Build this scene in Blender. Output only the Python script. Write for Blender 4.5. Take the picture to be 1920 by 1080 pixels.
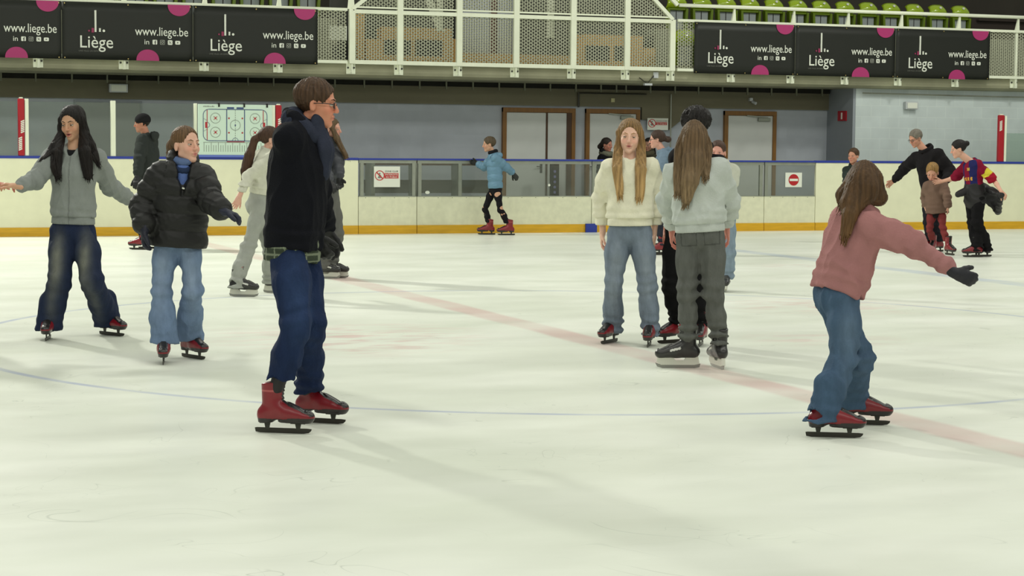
import bpy, bmesh, math, random
import numpy as np
from mathutils import Vector, Matrix

for o in list(bpy.data.objects): bpy.data.objects.remove(o)
scene = bpy.context.scene
COL = scene.collection
PI = math.pi

# ------------------------------------------------------------------ camera
FPX, PITCH, ROLL, YAW, CAMH = 3705.18, .0733, .0090, .3539, 1.4669
_c, _s = math.cos(YAW), math.sin(YAW)
Fh = np.array([_s, _c, 0.]); Rt = np.array([_c, -_s, 0.]); Up = np.array([0, 0, 1.])
F2 = Fh*math.cos(PITCH) - Up*math.sin(PITCH); U2 = Up*math.cos(PITCH) + Fh*math.sin(PITCH)
R3 = Rt*math.cos(ROLL) + U2*math.sin(ROLL); U3 = U2*math.cos(ROLL) - Rt*math.sin(ROLL)
CAM = np.array([0, 0, CAMH])
cd = bpy.data.cameras.new('camera'); cam = bpy.data.objects.new('camera', cd); COL.objects.link(cam)
cd.sensor_width = 36; cd.lens = 36*FPX/1920; cd.clip_end = 300
cam.matrix_world = Matrix(((R3[0], U3[0], -F2[0], CAM[0]), (R3[1], U3[1], -F2[1], CAM[1]), (R3[2], U3[2], -F2[2], CAM[2]), (0, 0, 0, 1)))
scene.camera = cam

# ------------------------------------------------------------------ light
scene.view_settings.view_transform = 'Standard'
scene.view_settings.look = 'None'
scene.view_settings.exposure = 0.0
scene.view_settings.gamma = 1.0
scene.view_settings.use_curve_mapping = False
w = bpy.data.worlds.new('hall'); scene.world = w; w.use_nodes = True
bg = w.node_tree.nodes['Background']; bg.inputs[0].default_value = (.95, 1.0, .90, 1); bg.inputs[1].default_value = .30

def area(name, loc, tgt, sx, sy, power, col=(1, 1, .88)):
    l = bpy.data.lights.new(name, 'AREA'); l.shape = 'RECTANGLE'; l.size = sx; l.size_y = sy; l.energy = power; l.color = col
    o = bpy.data.objects.new(name, l); COL.objects.link(o); o.location = loc
    d = Vector(tgt)-Vector(loc); o.rotation_euler = d.to_track_quat('-Z', 'Y').to_euler()
    return o
LC = (1, 1, .90)
# lamp rows hung over the rink, and the floodlights above the far stand
area('ceiling_lamp_row', (8, 19, 10.5), (8, 19, 0), 34, 2.2, 1150, LC)
area('ceiling_lamp_row', (8, 8, 10.5), (8, 8.5, 0), 34, 2.2, 1050, LC)
area('ceiling_lamp_row', (6, -4, 9.5), (8, 8, 1), 34, 2.2, 900, LC)
area('floodlight', (-1.5, 31.5, 10.0), (4, 12, 0), 1.0, .6, 2100, LC)
area('floodlight', (19, 24, 9.5), (15, 31, 1.2), 1.2, .8, 300, LC)

# ------------------------------------------------------------------ helpers
def ray(x, y): return F2 + (x-960)/FPX*R3 - (y-540)/FPX*U3
def onv(x, y, v):            # picture position -> place on the upright plane Y = v
    d = ray(x, y); return CAM + d*(v/d[1])
def onz(x, y, z=0.):         # picture position -> place at height z
    d = ray(x, y); return CAM + d*((z-CAMH)/d[2])
def atd(x, y, D):            # picture position -> place at distance D from the camera
    d = ray(x, y); return CAM + d*(D/(d@Fh))

def tag(o, label=None, cat=None, group=None, kind=None):
    if label: o['label'] = label
    if cat: o['category'] = cat
    if group: o['group'] = group
    if kind: o['kind'] = kind
    return o
def empty(name, loc, label=None, cat=None, group=None, kind=None):
    o = bpy.data.objects.new(name, None); COL.objects.link(o); o.location = tuple(float(q) for q in loc); o.empty_display_size = .1
    return tag(o, label, cat, group, kind)

def S(c):                    # 0-255 display colour -> linear
    r = []
    for v in c[:3]:
        v = v/255.; r.append(v/12.92 if v <= .04045 else ((v+.055)/1.055)**2.4)
    return tuple(r)

_m = {}
def mat(name, col=(.5, .5, .5), rough=.6, metal=0., noise=0., nscale=6., bump=0., bscale=40., stretch=(1, 1, 1), attr=False, coat=0., spec=.5, sss=0.):
    if name in _m: return _m[name]
    m = bpy.data.materials.new(name); m.use_nodes = True; nt = m.node_tree; N = nt.nodes; L = nt.links
    b = N['Principled BSDF']; b.inputs['Roughness'].default_value = rough; b.inputs['Metallic'].default_value = metal
    b.inputs['Specular IOR Level'].default_value = spec
    if coat: b.inputs['Coat Weight'].default_value = coat; b.inputs['Coat Roughness'].default_value = .12
    if sss:
        b.inputs['Subsurface Weight'].default_value = sss; b.inputs['Subsurface Radius'].default_value = (.012, .005, .003); b.inputs['Subsurface Scale'].default_value = .6
    tc = N.new('ShaderNodeTexCoord'); mp = N.new('ShaderNodeMapping'); mp.inputs['Scale'].default_value = stretch
    L.new(tc.outputs['Object'], mp.inputs[0])
    if attr:
        a = N.new('ShaderNodeAttribute'); a.attribute_name = 'Col'; src = a.outputs['Color']
    else:
        a = N.new('ShaderNodeRGB'); a.outputs[0].default_value = (*col, 1); src = a.outputs[0]
    if noise:
        n = N.new('ShaderNodeTexNoise'); n.inputs['Scale'].default_value = nscale; n.inputs['Detail'].default_value = 6; L.new(mp.outputs[0], n.inputs['Vector'])
        mr = N.new('ShaderNodeMapRange'); mr.inputs[1].default_value = .3; mr.inputs[2].default_value = .7; mr.inputs[3].default_value = 1-noise; mr.inputs[4].default_value = 1+noise
        L.new(n.outputs['Fac'], mr.inputs[0])
        vm = N.new('ShaderNodeVectorMath'); vm.operation = 'SCALE'; L.new(src, vm.inputs[0]); L.new(mr.outputs[0], vm.inputs['Scale']); src = vm.outputs[0]
    L.new(src, b.inputs['Base Color'])
    if bump:
        n2 = N.new('ShaderNodeTexNoise'); n2.inputs['Scale'].default_value = bscale; n2.inputs['Detail'].default_value = 4; L.new(mp.outputs[0], n2.inputs['Vector'])
        bp = N.new('ShaderNodeBump'); bp.inputs['Strength'].default_value = bump; bp.inputs['Distance'].default_value = .01
        L.new(n2.outputs['Fac'], bp.inputs['Height']); L.new(bp.outputs[0], b.inputs['Normal'])
    _m[name] = m; return m

class MB:
    def __init__(s): s.v = []; s.f = []
    def add(s, v, f):
        n = len(s.v); s.v += [tuple(float(a) for a in p) for p in v]; s.f += [tuple(i+n for i in q) for q in f]; return s
    def box(s, x0, x1, y0, y1, z0, z1):
        x0, x1 = min(x0, x1), max(x0, x1); y0, y1 = min(y0, y1), max(y0, y1); z0, z1 = min(z0, z1), max(z0, z1)
        return s.add([(x0, y0, z0), (x1, y0, z0), (x1, y1, z0), (x0, y1, z0), (x0, y0, z1), (x1, y0, z1), (x1, y1, z1), (x0, y1, z1)],
              [(0, 3, 2, 1), (4, 5, 6, 7), (0, 1, 5, 4), (1, 2, 6, 5), (2, 3, 7, 6), (3, 0, 4, 7)])
    def bar(s, a, b, w, t, up=(0, 1, 0)):   # box-section bar from a to b
        a = np.array(a, float); b = np.array(b, float); d = b-a; d /= np.linalg.norm(d); u = np.array(up, float); u -= d*(u@d); u /= np.linalg.norm(u); q = np.cross(d, u)
        vs = []
        for p in (a, b):
            for (i, j) in ((-1, -1), (1, -1), (1, 1), (-1, 1)): vs.append(p+q*i*w/2+u*j*t/2)
        return s.add(vs, [(0, 1, 2, 3), (7, 6, 5, 4), (0, 4, 5, 1), (1, 5, 6, 2), (2, 6, 7, 3), (3, 7, 4, 0)])
    def tube(s, pts, r, n=8, flat=None, caps=True):
        pts = [np.array(p, float) for p in pts]; m = len(pts); rs = r if hasattr(r, '__len__') else [r]*m
        base = len(s.v); ref = np.array((0, 0, 1.)) if flat is None else np.array(flat, float)
        prev = None
        for i in range(m):
            d = pts[min(i+1, m-1)]-pts[max(i-1, 0)]; d /= (np.linalg.norm(d)+1e-9)
            u = ref-d*(ref@d) if prev is None else prev-d*(prev@d)
            if np.linalg.norm(u) < 1e-3: u = np.array((1., 0, 0))-d*d[0]
            u /= np.linalg.norm(u); prev = u; q = np.cross(d, u)
            k = .45 if flat is not None else 1
            for j in range(n):
                a = 2*PI*j/n; p = pts[i]+rs[i]*(q*math.cos(a)+u*math.sin(a)*k); s.v.append(tuple(p))
        for i in range(m-1):
            for j in range(n):
                a0 = base+i*n+j; a1 = base+i*n+(j+1) % n; s.f.append((a0, a1, a1+n, a0+n))
        if caps:
            s.f.append(tuple(base+j for j in range(n))[::-1]); s.f.append(tuple(base+(m-1)*n+j for j in range(n)))
        return s
    def disc(s, c, r, y0, y1, n=24, zc=1., a0=0, a1=2*PI):      # disc in the XZ plane with thickness
        b = len(s.v); full = abs(a1-a0-2*PI) < 1e-6; m = n if full else n+1
        for y in (y0, y1):
            for j in range(m):
                a = a0+(a1-a0)*j/n; s.v.append((c[0]+r*math.cos(a), y, c[1]+r*zc*math.sin(a)))
        s.f.append(tuple(b+j for j in range(m))); s.f.append(tuple(b+m+j for j in range(m))[::-1])
        for j in range(m):
            k = (j+1) % m; s.f.append((b+k, b+j, b+m+j, b+m+k))
        return s
    def ring(s, c, r, t, y, n=32, rx=1., a0=0, a1=2*PI, th=.003):
        for j in range(n):
            p = a0+(a1-a0)*j/n; q = a0+(a1-a0)*(j+1)/n
            v = []
            for yy in (y, y+th):
                for (rr, aa) in ((r-t/2, p), (r+t/2, p), (r+t/2, q), (r-t/2, q)): v.append((c[0]+rx*rr*math.cos(aa), yy, c[1]+rr*math.sin(aa)))
            s.add(v, [(0, 1, 2, 3), (7, 6, 5, 4), (0, 4, 5, 1), (1, 5, 6, 2), (2, 6, 7, 3), (3, 7, 4, 0)])
        return s
    def prism(s, prof, y0, y1):      # profile of (x,z) points extruded along y
        n = len(prof); b = len(s.v)
        for y in (y0, y1):
            for (x, z) in prof: s.v.append((x, y, z))
        s.f.append(tuple(b+i for i in range(n))); s.f.append(tuple(b+n+i for i in range(n))[::-1])
        for i in range(n): s.f.append((b+(i+1) % n, b+i, b+n+i, b+n+(i+1) % n))
        return s
    def build(s, name, m, parent=None, smooth=False, bevel=0., loc=None):
        me = bpy.data.meshes.new(name); v = np.array(s.v, float).reshape(-1, 3)
        if loc is None and parent is not None and parent.parent is None: off = np.array(parent.location)
        elif loc is not None: off = np.array(loc, float)
        else: off = np.zeros(3)
        if parent is not None and parent.parent is not None: off = np.array(parent.location)+np.array(parent.parent.location)
        if loc is None and parent is None:
            off = np.array([(v[:, 0].min()+v[:, 0].max())/2, (v[:, 1].min()+v[:, 1].max())/2, v[:, 2].min()])
        me.from_pydata([tuple(p) for p in (v-off)], [], s.f); me.update()
        bm = bmesh.new(); bm.from_mesh(me); bmesh.ops.recalc_face_normals(bm, faces=bm.faces); bm.to_mesh(me); bm.free()
        if smooth: me.polygons.foreach_set('use_smooth', [True]*len(me.polygons))
        o = bpy.data.objects.new(name, me); COL.objects.link(o); me.materials.append(m)
        if parent is not None: o.parent = parent
        else: o.location = tuple(off)
        if bevel:
            bv = o.modifiers.new('bevel', 'BEVEL'); bv.width = bevel; bv.segments = 2; bv.limit_method = 'ANGLE'
        return o

def text_mb(txt, x0, x1, z0, z1, y, th=.004, shear=0.):
    """lettering as a thin mesh on the plane Y=y, fitted to the box x0..x1, z0..z1"""
    cu = bpy.data.curves.new('lettering', 'FONT'); cu.body = txt; cu.size = 1; cu.resolution_u = 3; cu.offset = 0
    cu.offset = .003
    to = bpy.data.objects.new('lettering', cu); COL.objects.link(to); bpy.context.view_layer.update()
    dg = bpy.context.evaluated_depsgraph_get(); me = bpy.data.meshes.new_from_object(to.evaluated_get(dg))
    v = np.array([p.co[:] for p in me.vertices]); f = [tuple(p.vertices) for p in me.polygons]
    bpy.data.objects.remove(to); bpy.data.curves.remove(cu); bpy.data.meshes.remove(me)
    if len(v) == 0: return MB()
    mn, mx = v.min(0), v.max(0); m = MB()
    X = x0+(v[:, 0]-mn[0])/(mx[0]-mn[0])*(x1-x0); Z = z0+(v[:, 1]-mn[1])/(mx[1]-mn[1])*(z1-z0)
    n = len(v)
    m.v = [(a, y, b) for a, b in zip(X, Z)]; m.f = [q for q in f]
    return m

# materials
M_white = mat('white_paint', S((232, 236, 214)), .45, noise=.04, nscale=3, spec=.4)
M_mesh = mat('white_painted_mesh', S((182, 184, 160)), .5)
M_conc = mat('concrete', S((150, 149, 124)), .85, noise=.22, nscale=1.3, bump=.5, bscale=9)
M_beam = mat('dark_concrete', S((114, 110, 90)), .9, noise=.12, nscale=1.6, bump=.4, bscale=8, stretch=(.4, 1, 1.5))
M_slot = mat('dark_recess', S((24, 24, 18)), .95, noise=.1)
M_banner = mat('banner_vinyl', S((31, 33, 28)), .5, noise=.06, nscale=2, spec=.35)
M_print = mat('white_print', S((225, 228, 216)), .5)
M_printd = mat('faint_print', S((105, 106, 98)), .5)
M_pink = mat('magenta_print', S((168, 44, 106)), .5)
M_pinkd = mat('dark_magenta_print', S((140, 40, 80)), .5)
M_board = mat('board_white', S((230, 230, 200)), .4, noise=.035, nscale=5, spec=.4)
M_boardd = mat('board_grey_white', S((222, 222, 194)), .45, noise=.07, nscale=9, spec=.4)
M_kick = mat('kick_yellow', S((214, 165, 30)), .4, noise=.12, nscale=5, stretch=(.6, 1, 6))
M_bluerail = mat('blue_rail', S((40, 58, 150)), .35)
M_steel = mat('grey_steel', S((150, 154, 142)), .4, metal=.5, noise=.1)
M_dark = mat('dark_metal', S((52, 52, 44)), .5)
M_red = mat('red_pad', S((165, 22, 36)), .45, spec=.4)
M_brown = mat('door_wood', S((128, 88, 34)), .5, noise=.15, nscale=4, stretch=(6, 1, .6))
M_brownd = mat('door_wood_dark', S((72, 46, 22)), .55, noise=.1)
M_door = mat('door_grey', S((205, 208, 204)), .5, noise=.03, nscale=3)
M_wood = mat('plywood', S((205, 160, 95)), .6, noise=.12, nscale=4, stretch=(1, 1, 5))
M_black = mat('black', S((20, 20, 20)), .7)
M_lime = mat('lime_plastic', S((150, 176, 18)), .18, coat=.5, spec=.6)
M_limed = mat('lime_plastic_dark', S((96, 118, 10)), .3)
M_seatgrey = mat('seat_grey_panel', S((150, 158, 158)), .5, noise=.05)
M_boxgrey = mat('lamp_housing', S((190, 194, 196)), .4)
M_whiteboard = mat('whiteboard_white', S((205, 226, 210)), .3)
M_lineblue = mat('line_blue', S((50, 70, 120)), .5)
M_linered = mat('line_red', S((175, 40, 48)), .5)
M_linegrey = mat('line_grey', S((120, 125, 118)), .5)

def glass_mat(name, tint, alpha):
    m = bpy.data.materials.new(name); m.use_nodes = True; N = m.node_tree.nodes; L = m.node_tree.links
    out = N['Material Output']; N.remove(N['Principled BSDF'])
    t = N.new('ShaderNodeBsdfTransparent'); t.inputs[0].default_value = (*tint, 1)
    g = N.new('ShaderNodeBsdfGlossy'); g.inputs['Roughness'].default_value = .05; g.inputs[0].default_value = (.8, .85, .8, 1)
    d = N.new('ShaderNodeBsdfDiffuse'); d.inputs[0].default_value = (.55, .58, .5, 1)
    fr = N.new('ShaderNodeFresnel'); fr.inputs[0].default_value = 1.45
    m1 = N.new('ShaderNodeMixShader'); m1.inputs[0].default_value = alpha; L.new(t.outputs[0], m1.inputs[1]); L.new(d.outputs[0], m1.inputs[2])
    m2 = N.new('ShaderNodeMixShader'); L.new(fr.outputs[0], m2.inputs[0]); L.new(m1.outputs[0], m2.inputs[1]); L.new(g.outputs[0], m2.inputs[2])
    L.new(m2.outputs[0], out.inputs[0]); return m
M_glass = glass_mat('clear_pane', (.93, .96, .93), .04)
M_glassd = glass_mat('scuffed_pane', (.86, .88, .86), .10)
M_glasst = glass_mat('tinted_pane', (.80, .88, .84), .12)

# ------------------------------------------------------------------ walls
def block_wall(name, col, bw, bh, mortar, mc, rough=.6):
    m = bpy.data.materials.new(name); m.use_nodes = True; N = m.node_tree.nodes; L = m.node_tree.links; b = N['Principled BSDF']; b.inputs['Roughness'].default_value = rough
    b.inputs['Specular IOR Level'].default_value = .3
    tc = N.new('ShaderNodeTexCoord'); sp = N.new('ShaderNodeSeparateXYZ'); cb = N.new('ShaderNodeCombineXYZ'); L.new(tc.outputs['Object'], sp.inputs[0])
    ad = N.new('ShaderNodeMath'); ad.operation = 'ADD'; L.new(sp.outputs[0], ad.inputs[0]); L.new(sp.outputs[1], ad.inputs[1])
    L.new(ad.outputs[0], cb.inputs[0]); L.new(sp.outputs[2], cb.inputs[1])
    br = N.new('ShaderNodeTexBrick'); br.inputs['Scale'].default_value = 1; br.inputs['Brick Width'].default_value = bw; br.inputs['Row Height'].default_value = bh
    br.inputs['Mortar Size'].default_value = mortar; br.inputs['Mortar Smooth'].default_value = .4
    br.inputs['Color1'].default_value = (*col, 1); br.inputs['Color2'].default_value = (*[c*.93 for c in col], 1); br.inputs['Mortar'].default_value = (*mc, 1)
    L.new(cb.outputs[0], br.inputs['Vector'])
    n = N.new('ShaderNodeTexNoise'); n.inputs['Scale'].default_value = 3; n.inputs['Detail'].default_value = 8; L.new(tc.outputs['Object'], n.inputs[0])
    mr = N.new('ShaderNodeMapRange'); mr.inputs[3].default_value = .86; mr.inputs[4].default_value = 1.12; L.new(n.outputs[0], mr.inputs[0])
    vm = N.new('ShaderNodeVectorMath'); vm.operation = 'SCALE'; L.new(br.outputs[0], vm.inputs[0]); L.new(mr.outputs[0], vm.inputs['Scale']); L.new(vm.outputs[0], b.inputs['Base Color'])
    bp = N.new('ShaderNodeBump'); bp.inputs['Strength'].default_value = .1; bp.inputs['Distance'].default_value = .004; bp.invert = True
    L.new(br.outputs['Fac'], bp.inputs['Height']); L.new(bp.outputs[0], b.inputs['Normal'])
    return m
M_wallg = block_wall('grey_blockwork', S((178, 184, 192)), .39, .2, .005, S((176, 182, 190)))
M_wallw = block_wall('white_blockwork', S((202, 212, 212)), .39, .2, .006, S((209, 218, 216)))
M_wallside = mat('side_wall_grey', S((142, 148, 155)), .7, noise=.05, nscale=2)

VB = 30.3     # face of the boards
VW = 32.4     # wall with the doors
VR = 31.2     # front of the balcony
tag(MB().box(-6, 18.15, VW, VW+.25, 0, 2.12).build('wall_back', M_wallg), kind='structure')
tag(MB().box(-6, 18.15, VW-.06, VW+.3, 2.12, 2.50).build('trim_1', M_beam), kind='structure')
# corner block that stands forward at the right
tag(MB().box(18.15, 18.32, 31.46, VW+.3, 0, 2.52).build('wall_side', M_wallside), kind='structure')
tag(MB().box(18.20, 30, 31.45, 31.6, 0, 2.50).build('wall_right', M_wallw), kind='structure')
# floor behind the boards
tag(MB().box(-6, 30, VB+.1, 36, -.12, -.002).build('floor_corridor', mat('rubber_floor', S((70, 72, 70)), .8, noise=.1)), kind='structure')

# balcony slab with a rounded lower lip
prof = [(31.2, 2.79), (31.2, 2.60), (31.22, 2.55), (31.28, 2.51), (31.4, 2.50), (33.6, 2.50), (33.6, 2.79)]
sl = MB(); n = len(prof)
for x in (-6, 30):
    for (y, z) in prof: sl.v.append((x, y, z))
sl.f.append(tuple(range(n))); sl.f.append(tuple(range(n, 2*n))[::-1])
for i in range(n): sl.f.append((i, (i+1) % n, n+(i+1) % n, n+i))
tag(sl.build('trim_2', M_conc), kind='structure')
# dark strip standing in for the shade of the open slot, with its hangers
ch = empty('shaded_slot', (6, 32.27, 2.42), 'long dark strip painted as slot shade, with small grey straps, under the balcony slab', 'channel')
MB().box(-6, 18.1, 32.22, 32.32, 2.42, 2.50).build('slot_shade', M_slot, ch)
px = [2, 67, 135, 201, 238, 297, 355, 411, 465, 513, 575, 628, 683, 735, 787, 837, 887, 936, 984, 1032, 1080, 1127, 1156, 1174, 1220, 1266, 1310, 1355, 1402, 1447, 1494, 1542]
for x in px:
    X = onv(x, 150, 32.2)[0]; MB().box(X-.012, X+.012, 32.19, 32.22, 2.37, 2.50).build('hanger_strap', mat('strap_grey', S((120, 122, 104)), .6), ch)
# upper stand: risers, floor and back wall
M_riser = mat('riser_concrete', S((128, 130, 112)), .85, noise=.12, nscale=2); M_terr = mat('terrace_concrete', S((110, 112, 98)), .85, noise=.12)
for k, (xa, xb) in enumerate(((-6, 8.9), (14.85, 30))):
    tag(MB().box(xa, xb, 32.78, 32.9, 2.79, 3.55).build('wall_riser_'+('left', 'right')[k], M_riser), kind='structure')
    tag(MB().box(xa, xb, 32.9, 36, 3.43, 3.55).build('floor_terrace_'+('left', 'right')[k], M_terr), kind='structure')
tag(MB().box(-6, 30, 36, 36.2, 2.4, 7).build('wall_upper', mat('upper_wall', S((58, 54, 46)), .9, noise=.2, nscale=1)), kind='structure')
tag(MB().box(8.9, 14.4, 33.2, 33.3, 2.79, 4.6).build('wall_bay', mat('bay_wall', S((64, 66, 60)), .85, noise=.2, nscale=2)), kind='structure')

# ------------------------------------------------------------------ ice
def ice_material():
    m = bpy.data.materials.new('rink_ice'); m.use_nodes = True; N = m.node_tree.nodes; L = m.node_tree.links; b = N['Principled BSDF']
    g = N.new('ShaderNodeNewGeometry'); sp = N.new('ShaderNodeSeparateXYZ'); L.new(g.outputs['Position'], sp.inputs[0]); P = g.outputs['Position']
    def mth(op, a, c=None, clamp=False):
        q = N.new('ShaderNodeMath'); q.operation = op; q.use_clamp = clamp
        for i, t in enumerate((a, c)):
            if t is None: continue
            if isinstance(t, (int, float)): q.inputs[i].default_value = t
            else: L.new(t, q.inputs[i])
        return q.outputs[0]
    def noise(scale, detail=4, stretch=(1, 1, 1), rot=0, dist=0.):
        mp = N.new('ShaderNodeMapping'); mp.inputs['Scale'].default_value = stretch; mp.inputs['Rotation'].default_value = (0, 0, rot); L.new(P, mp.inputs[0])
        q = N.new('ShaderNodeTexNoise'); q.inputs['Scale'].default_value = scale; q.inputs['Detail'].default_value = detail; q.inputs['Distortion'].default_value = dist; L.new(mp.outputs[0], q.inputs[0]); return q.outputs['Fac']
    def rng(a, lo, hi, o0=0., o1=1.):
        q = N.new('ShaderNodeMapRange'); q.inputs[1].default_value = lo; q.inputs[2].default_value = hi; q.inputs[3].default_value = o0; q.inputs[4].default_value = o1; L.new(a, q.inputs[0]); return q.outputs[0]
    def mix(f, a, c):
        q = N.new('ShaderNodeMix'); q.data_type = 'RGBA'; L.new(f, q.inputs[0])
        for i, t in ((6, a), (7, c)):
            if isinstance(t, tuple): q.inputs[i].default_value = (*t, 1)
            else: L.new(t, q.inputs[i])
        return q.outputs[2]
    X, Y = sp.outputs[0], sp.outputs[1]
    wob = noise(.8, 3); xo = mth('ADD', X, mth('MULTIPLY', mth('SUBTRACT', wob, .5), .10)); 
    CX, CY = 5.62, 14.07
    r = mth('SQRT', mth('ADD', mth('POWER', mth('SUBTRACT', X, CX), 2.), mth('POWER', mth('SUBTRACT', Y, CY), 2.)))
    def band(v, c, hw, soft):       # 1 inside the band
        return rng(mth('ABSOLUTE', mth('SUBTRACT', v, c)), hw-soft, hw+soft, 1., 0.)
    fade = rng(noise(.9, 4), .3, .65, .35, 1.)
    fade2 = rng(noise(2.2, 4), .35, .6, .5, 1.)
    base = mix(rng(noise(.55, 6, (1, 1.6, 1)), .3, .7), S((219, 224, 209)), S((238, 241, 230)))
    base = mix(mth('MULTIPLY', rng(noise(1.6, 9, (.6, 1.0, 1), .5), .48, .66), .34), base, S((214, 218, 204)))
    base = mix(mth('MULTIPLY', mth('MULTIPLY', band(xo, CX, .14, .03), fade), .50), base, S((205, 150, 150)))
    base = mix(mth('MULTIPLY', mth('MULTIPLY', band(xo, 12.46, .15, .03), fade2), .42), base, S((150, 170, 205)))
    base = mix(mth('MULTIPLY', mth('MULTIPLY', band(r, 4.5, .03, .012), fade2), .55), base, S((140, 155, 200)))
    # faint face-off marks and worn logos
    for (fx, fy, fr, c) in ((4.0, 14.4, 1.3, (214, 168, 168)), (8.9, 16.0, 1.2, (216, 172, 170)), (3.9, 13.6, .8, (214, 175, 172)), (7.4, 13.2, .7, (214, 178, 175)), (11.5, 21.5, .5, (210, 160, 160))):
        rr = mth('SQRT', mth('ADD', mth('POWER', mth('SUBTRACT', X, fx), 2.), mth('POWER', mth('SUBTRACT', Y, fy), 2.)))
        base = mix(mth('MULTIPLY', mth('MULTIPLY', rng(rr, 0, fr, 1., 0.), rng(noise(2.6, 5, (1, 2.2, 1), .3), .46, .6)), .55), base, S(c))
    # skate cuts: thin curved lines from several stretched wave fields
    cuts = None
    for (sc, rot, th, lo) in ((1.3, .4, .012, .62), (1.7, -.9, .010, .64), (1.1, 1.5, .012, .63)):
        a = noise(sc, 2, (1, 1, 1), rot, 1.2); line = rng(mth('ABSOLUTE', mth('SUBTRACT', a, .5)), 0, th*.22, 1., 0.)
        ms = rng(noise(.9, 3, (1, 1, 1), rot+2), lo-.08, lo, 0., 1.)
        q = mth('MULTIPLY', line, ms); cuts = q if cuts is None else mth('MAXIMUM', cuts, q)
    base = mix(mth('MULTIPLY', cuts, .42), base, S((150, 158, 146)))
    fine = noise(26, 3, (.12, 1, 1), .9)
    base = mix(mth('MULTIPLY', rng(fine, .6, .72), .06), base, S((246, 248, 240)))
    L.new(base, b.inputs['Base Color'])
    L.new(rng(noise(1.4, 5, (1, 2, 1)),   .35, .7, .30, .38), b.inputs['Roughness'])
    b.inputs['Specular IOR Level'].default_value = .28
    bp = N.new('ShaderNodeBump'); bp.inputs['Strength'].default_value = .02; bp.inputs['Distance'].default_value = .01
    hgt = mth('SUBTRACT', mth('ADD', noise(5, 6, (1, 2.5, 1)), mth('MULTIPLY', fine, .3)), mth('MULTIPLY', cuts, .5)); L.new(hgt, bp.inputs['Height']); L.new(bp.outputs[0], b.inputs['Normal'])
    return m
tag(MB().box(-25, 35, -4, VB+.08, -.12, 0).build('floor', ice_material(), loc=(0, 0, 0)), kind='structure')

# ------------------------------------------------------------------ rink boards
def bx(px_, v=VB, y=300): return onv(px_, y, v)[0]
KZ = .135
def solid_board(x0, x1, label):
    r = empty('rink_board', ((x0+x1)/2, VB, 0), label, 'rink boards', 'rink boards along the far side')
    MB().box(x0+.004, x1-.004, VB, VB+.05, KZ, 1.17).build('board_face', M_board, r)
    k = MB().box(x0+.004, x1-.004, VB-.012, VB+.05, 0, KZ).build('kick_plate', M_kick, r)
    MB().box(x0, x1, VB-.015, VB+.09, 1.17, 1.21).build('top_rail', M_bluerail, r, bevel=.006)
    return r
def window_board(x0, x1, posts, label, mat_=M_boardd, pane=None, open_top=False):
    r = empty('rink_board', ((x0+x1)/2, VB, 0), label, 'rink boards', 'rink boards along the far side')
    MB().box(x0+.005, x1-.005, VB, VB+.05, KZ, .59).build('board_face', mat_, r)
    MB().box(x0+.005, x1-.005, VB-.012, VB+.05, 0, KZ).build('kick_plate', M_kick, r)
    MB().box(x0, x1, VB-.015, VB+.07, 1.175, 1.205).build('top_rail', M_bluerail, r, bevel=.004)
    f = MB(); f.box(x0+.01, x1-.01, VB+.005, VB+.045, 1.125, 1.175); f.box(x0+.01, x1-.01, VB-.003, VB+.045, .59, .605)
    for p in posts: f.box(p-.028, p+.028, VB+.004, VB+.046, .6, 1.14)
    fr = f.build('window_frame', M_steel, r)
    MB().box(x0+.02, x1-.02, VB+.02, VB+.028, .6, 1.13).build('window_pane', pane or M_glassd, fr)
    x = x0+.12
    while x < x1-.05: MB().disc((x, .575), .006, VB-.003, VB+.001, 6).build('screw', M_dark, r); x += .24
    return r
solid_board(-3.5, bx(672), 'solid white rink boards with yellow kick strip left of the gate with the sign')
window_board(bx(672), bx(782), [bx(672)+.06, bx(782)-.05], 'narrow windowed gate in the rink boards carrying the white prohibition sign')
window_board(bx(782), bx(1110), [bx(782)+.05, bx(863)], 'long windowed rink board behind the child in the blue jacket')
window_board(bx(1110), bx(1434), [bx(1110)+.04, bx(1232), bx(1428)], 'windowed rink board behind the group standing at centre right')
window_board(bx(1434), bx(1530), [bx(1434)+.04], 'windowed gate in the rink boards carrying the red no entry sign')
solid_board(bx(1530), 27, 'solid white rink boards with yellow kick strip right of the no entry sign')
tag(MB().box(bx(1098), bx(1119), VB-.05, VB-.013, 0, .145).build('blue_block', M_bluerail, bevel=.005), 'small blue block standing on the ice against the yellow kick strip', 'block')

# posts, pads, panes above the boards
def pad_post(pxl, pxr, z1, label, txt=True, y=240):
    a, b = bx(pxl, VB, y), bx(pxr, VB, y)
    r = empty('padded_post', ((a+b)/2, VB+.03, 1.21), label, 'padded post', 'red padded posts on the boards')
    MB().box(a, b, VB-.01, VB+.06, 1.21, z1-.01).build('pad', M_red, r, bevel=.012)
    MB().box(a+.02, b-.02, VB+.0, VB+.05, z1-.01, z1+.01).build('cap', M_white, r, bevel=.006)
    # worn maker's lettering running up the pad, too small to read: slanted white strokes
    def strokes(xc, za, zb, n=7):
        m = MB()
        for k in range(n):
            z = za+(zb-za)*(k+.5)/n; m.bar((xc-.026, VB-.012, z-.012), (xc+.026, VB-.012, z+.012), (zb-za)/n*.62, .003)
        m.build('lettering', M_print, r)
    if txt == 1: strokes(a+.030, 1.29, 1.49); strokes(b-.030, 1.55, 1.74)
    if txt == 2: strokes(b-.032, 1.60, 1.82)
    if txt == 3: strokes(a+.034, 1.76, 1.94, 8)
    return r
pad_post(34, 46, 2.07, 'red padded post with white lettering at the far left above the boards', 1)
pad_post(517, 528, 2.03, 'red padded post just right of the ice hockey tactics board', 2)
pad_post(1873, 1883, 2.05, 'red padded post on the boards at the far right', 3)
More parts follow.
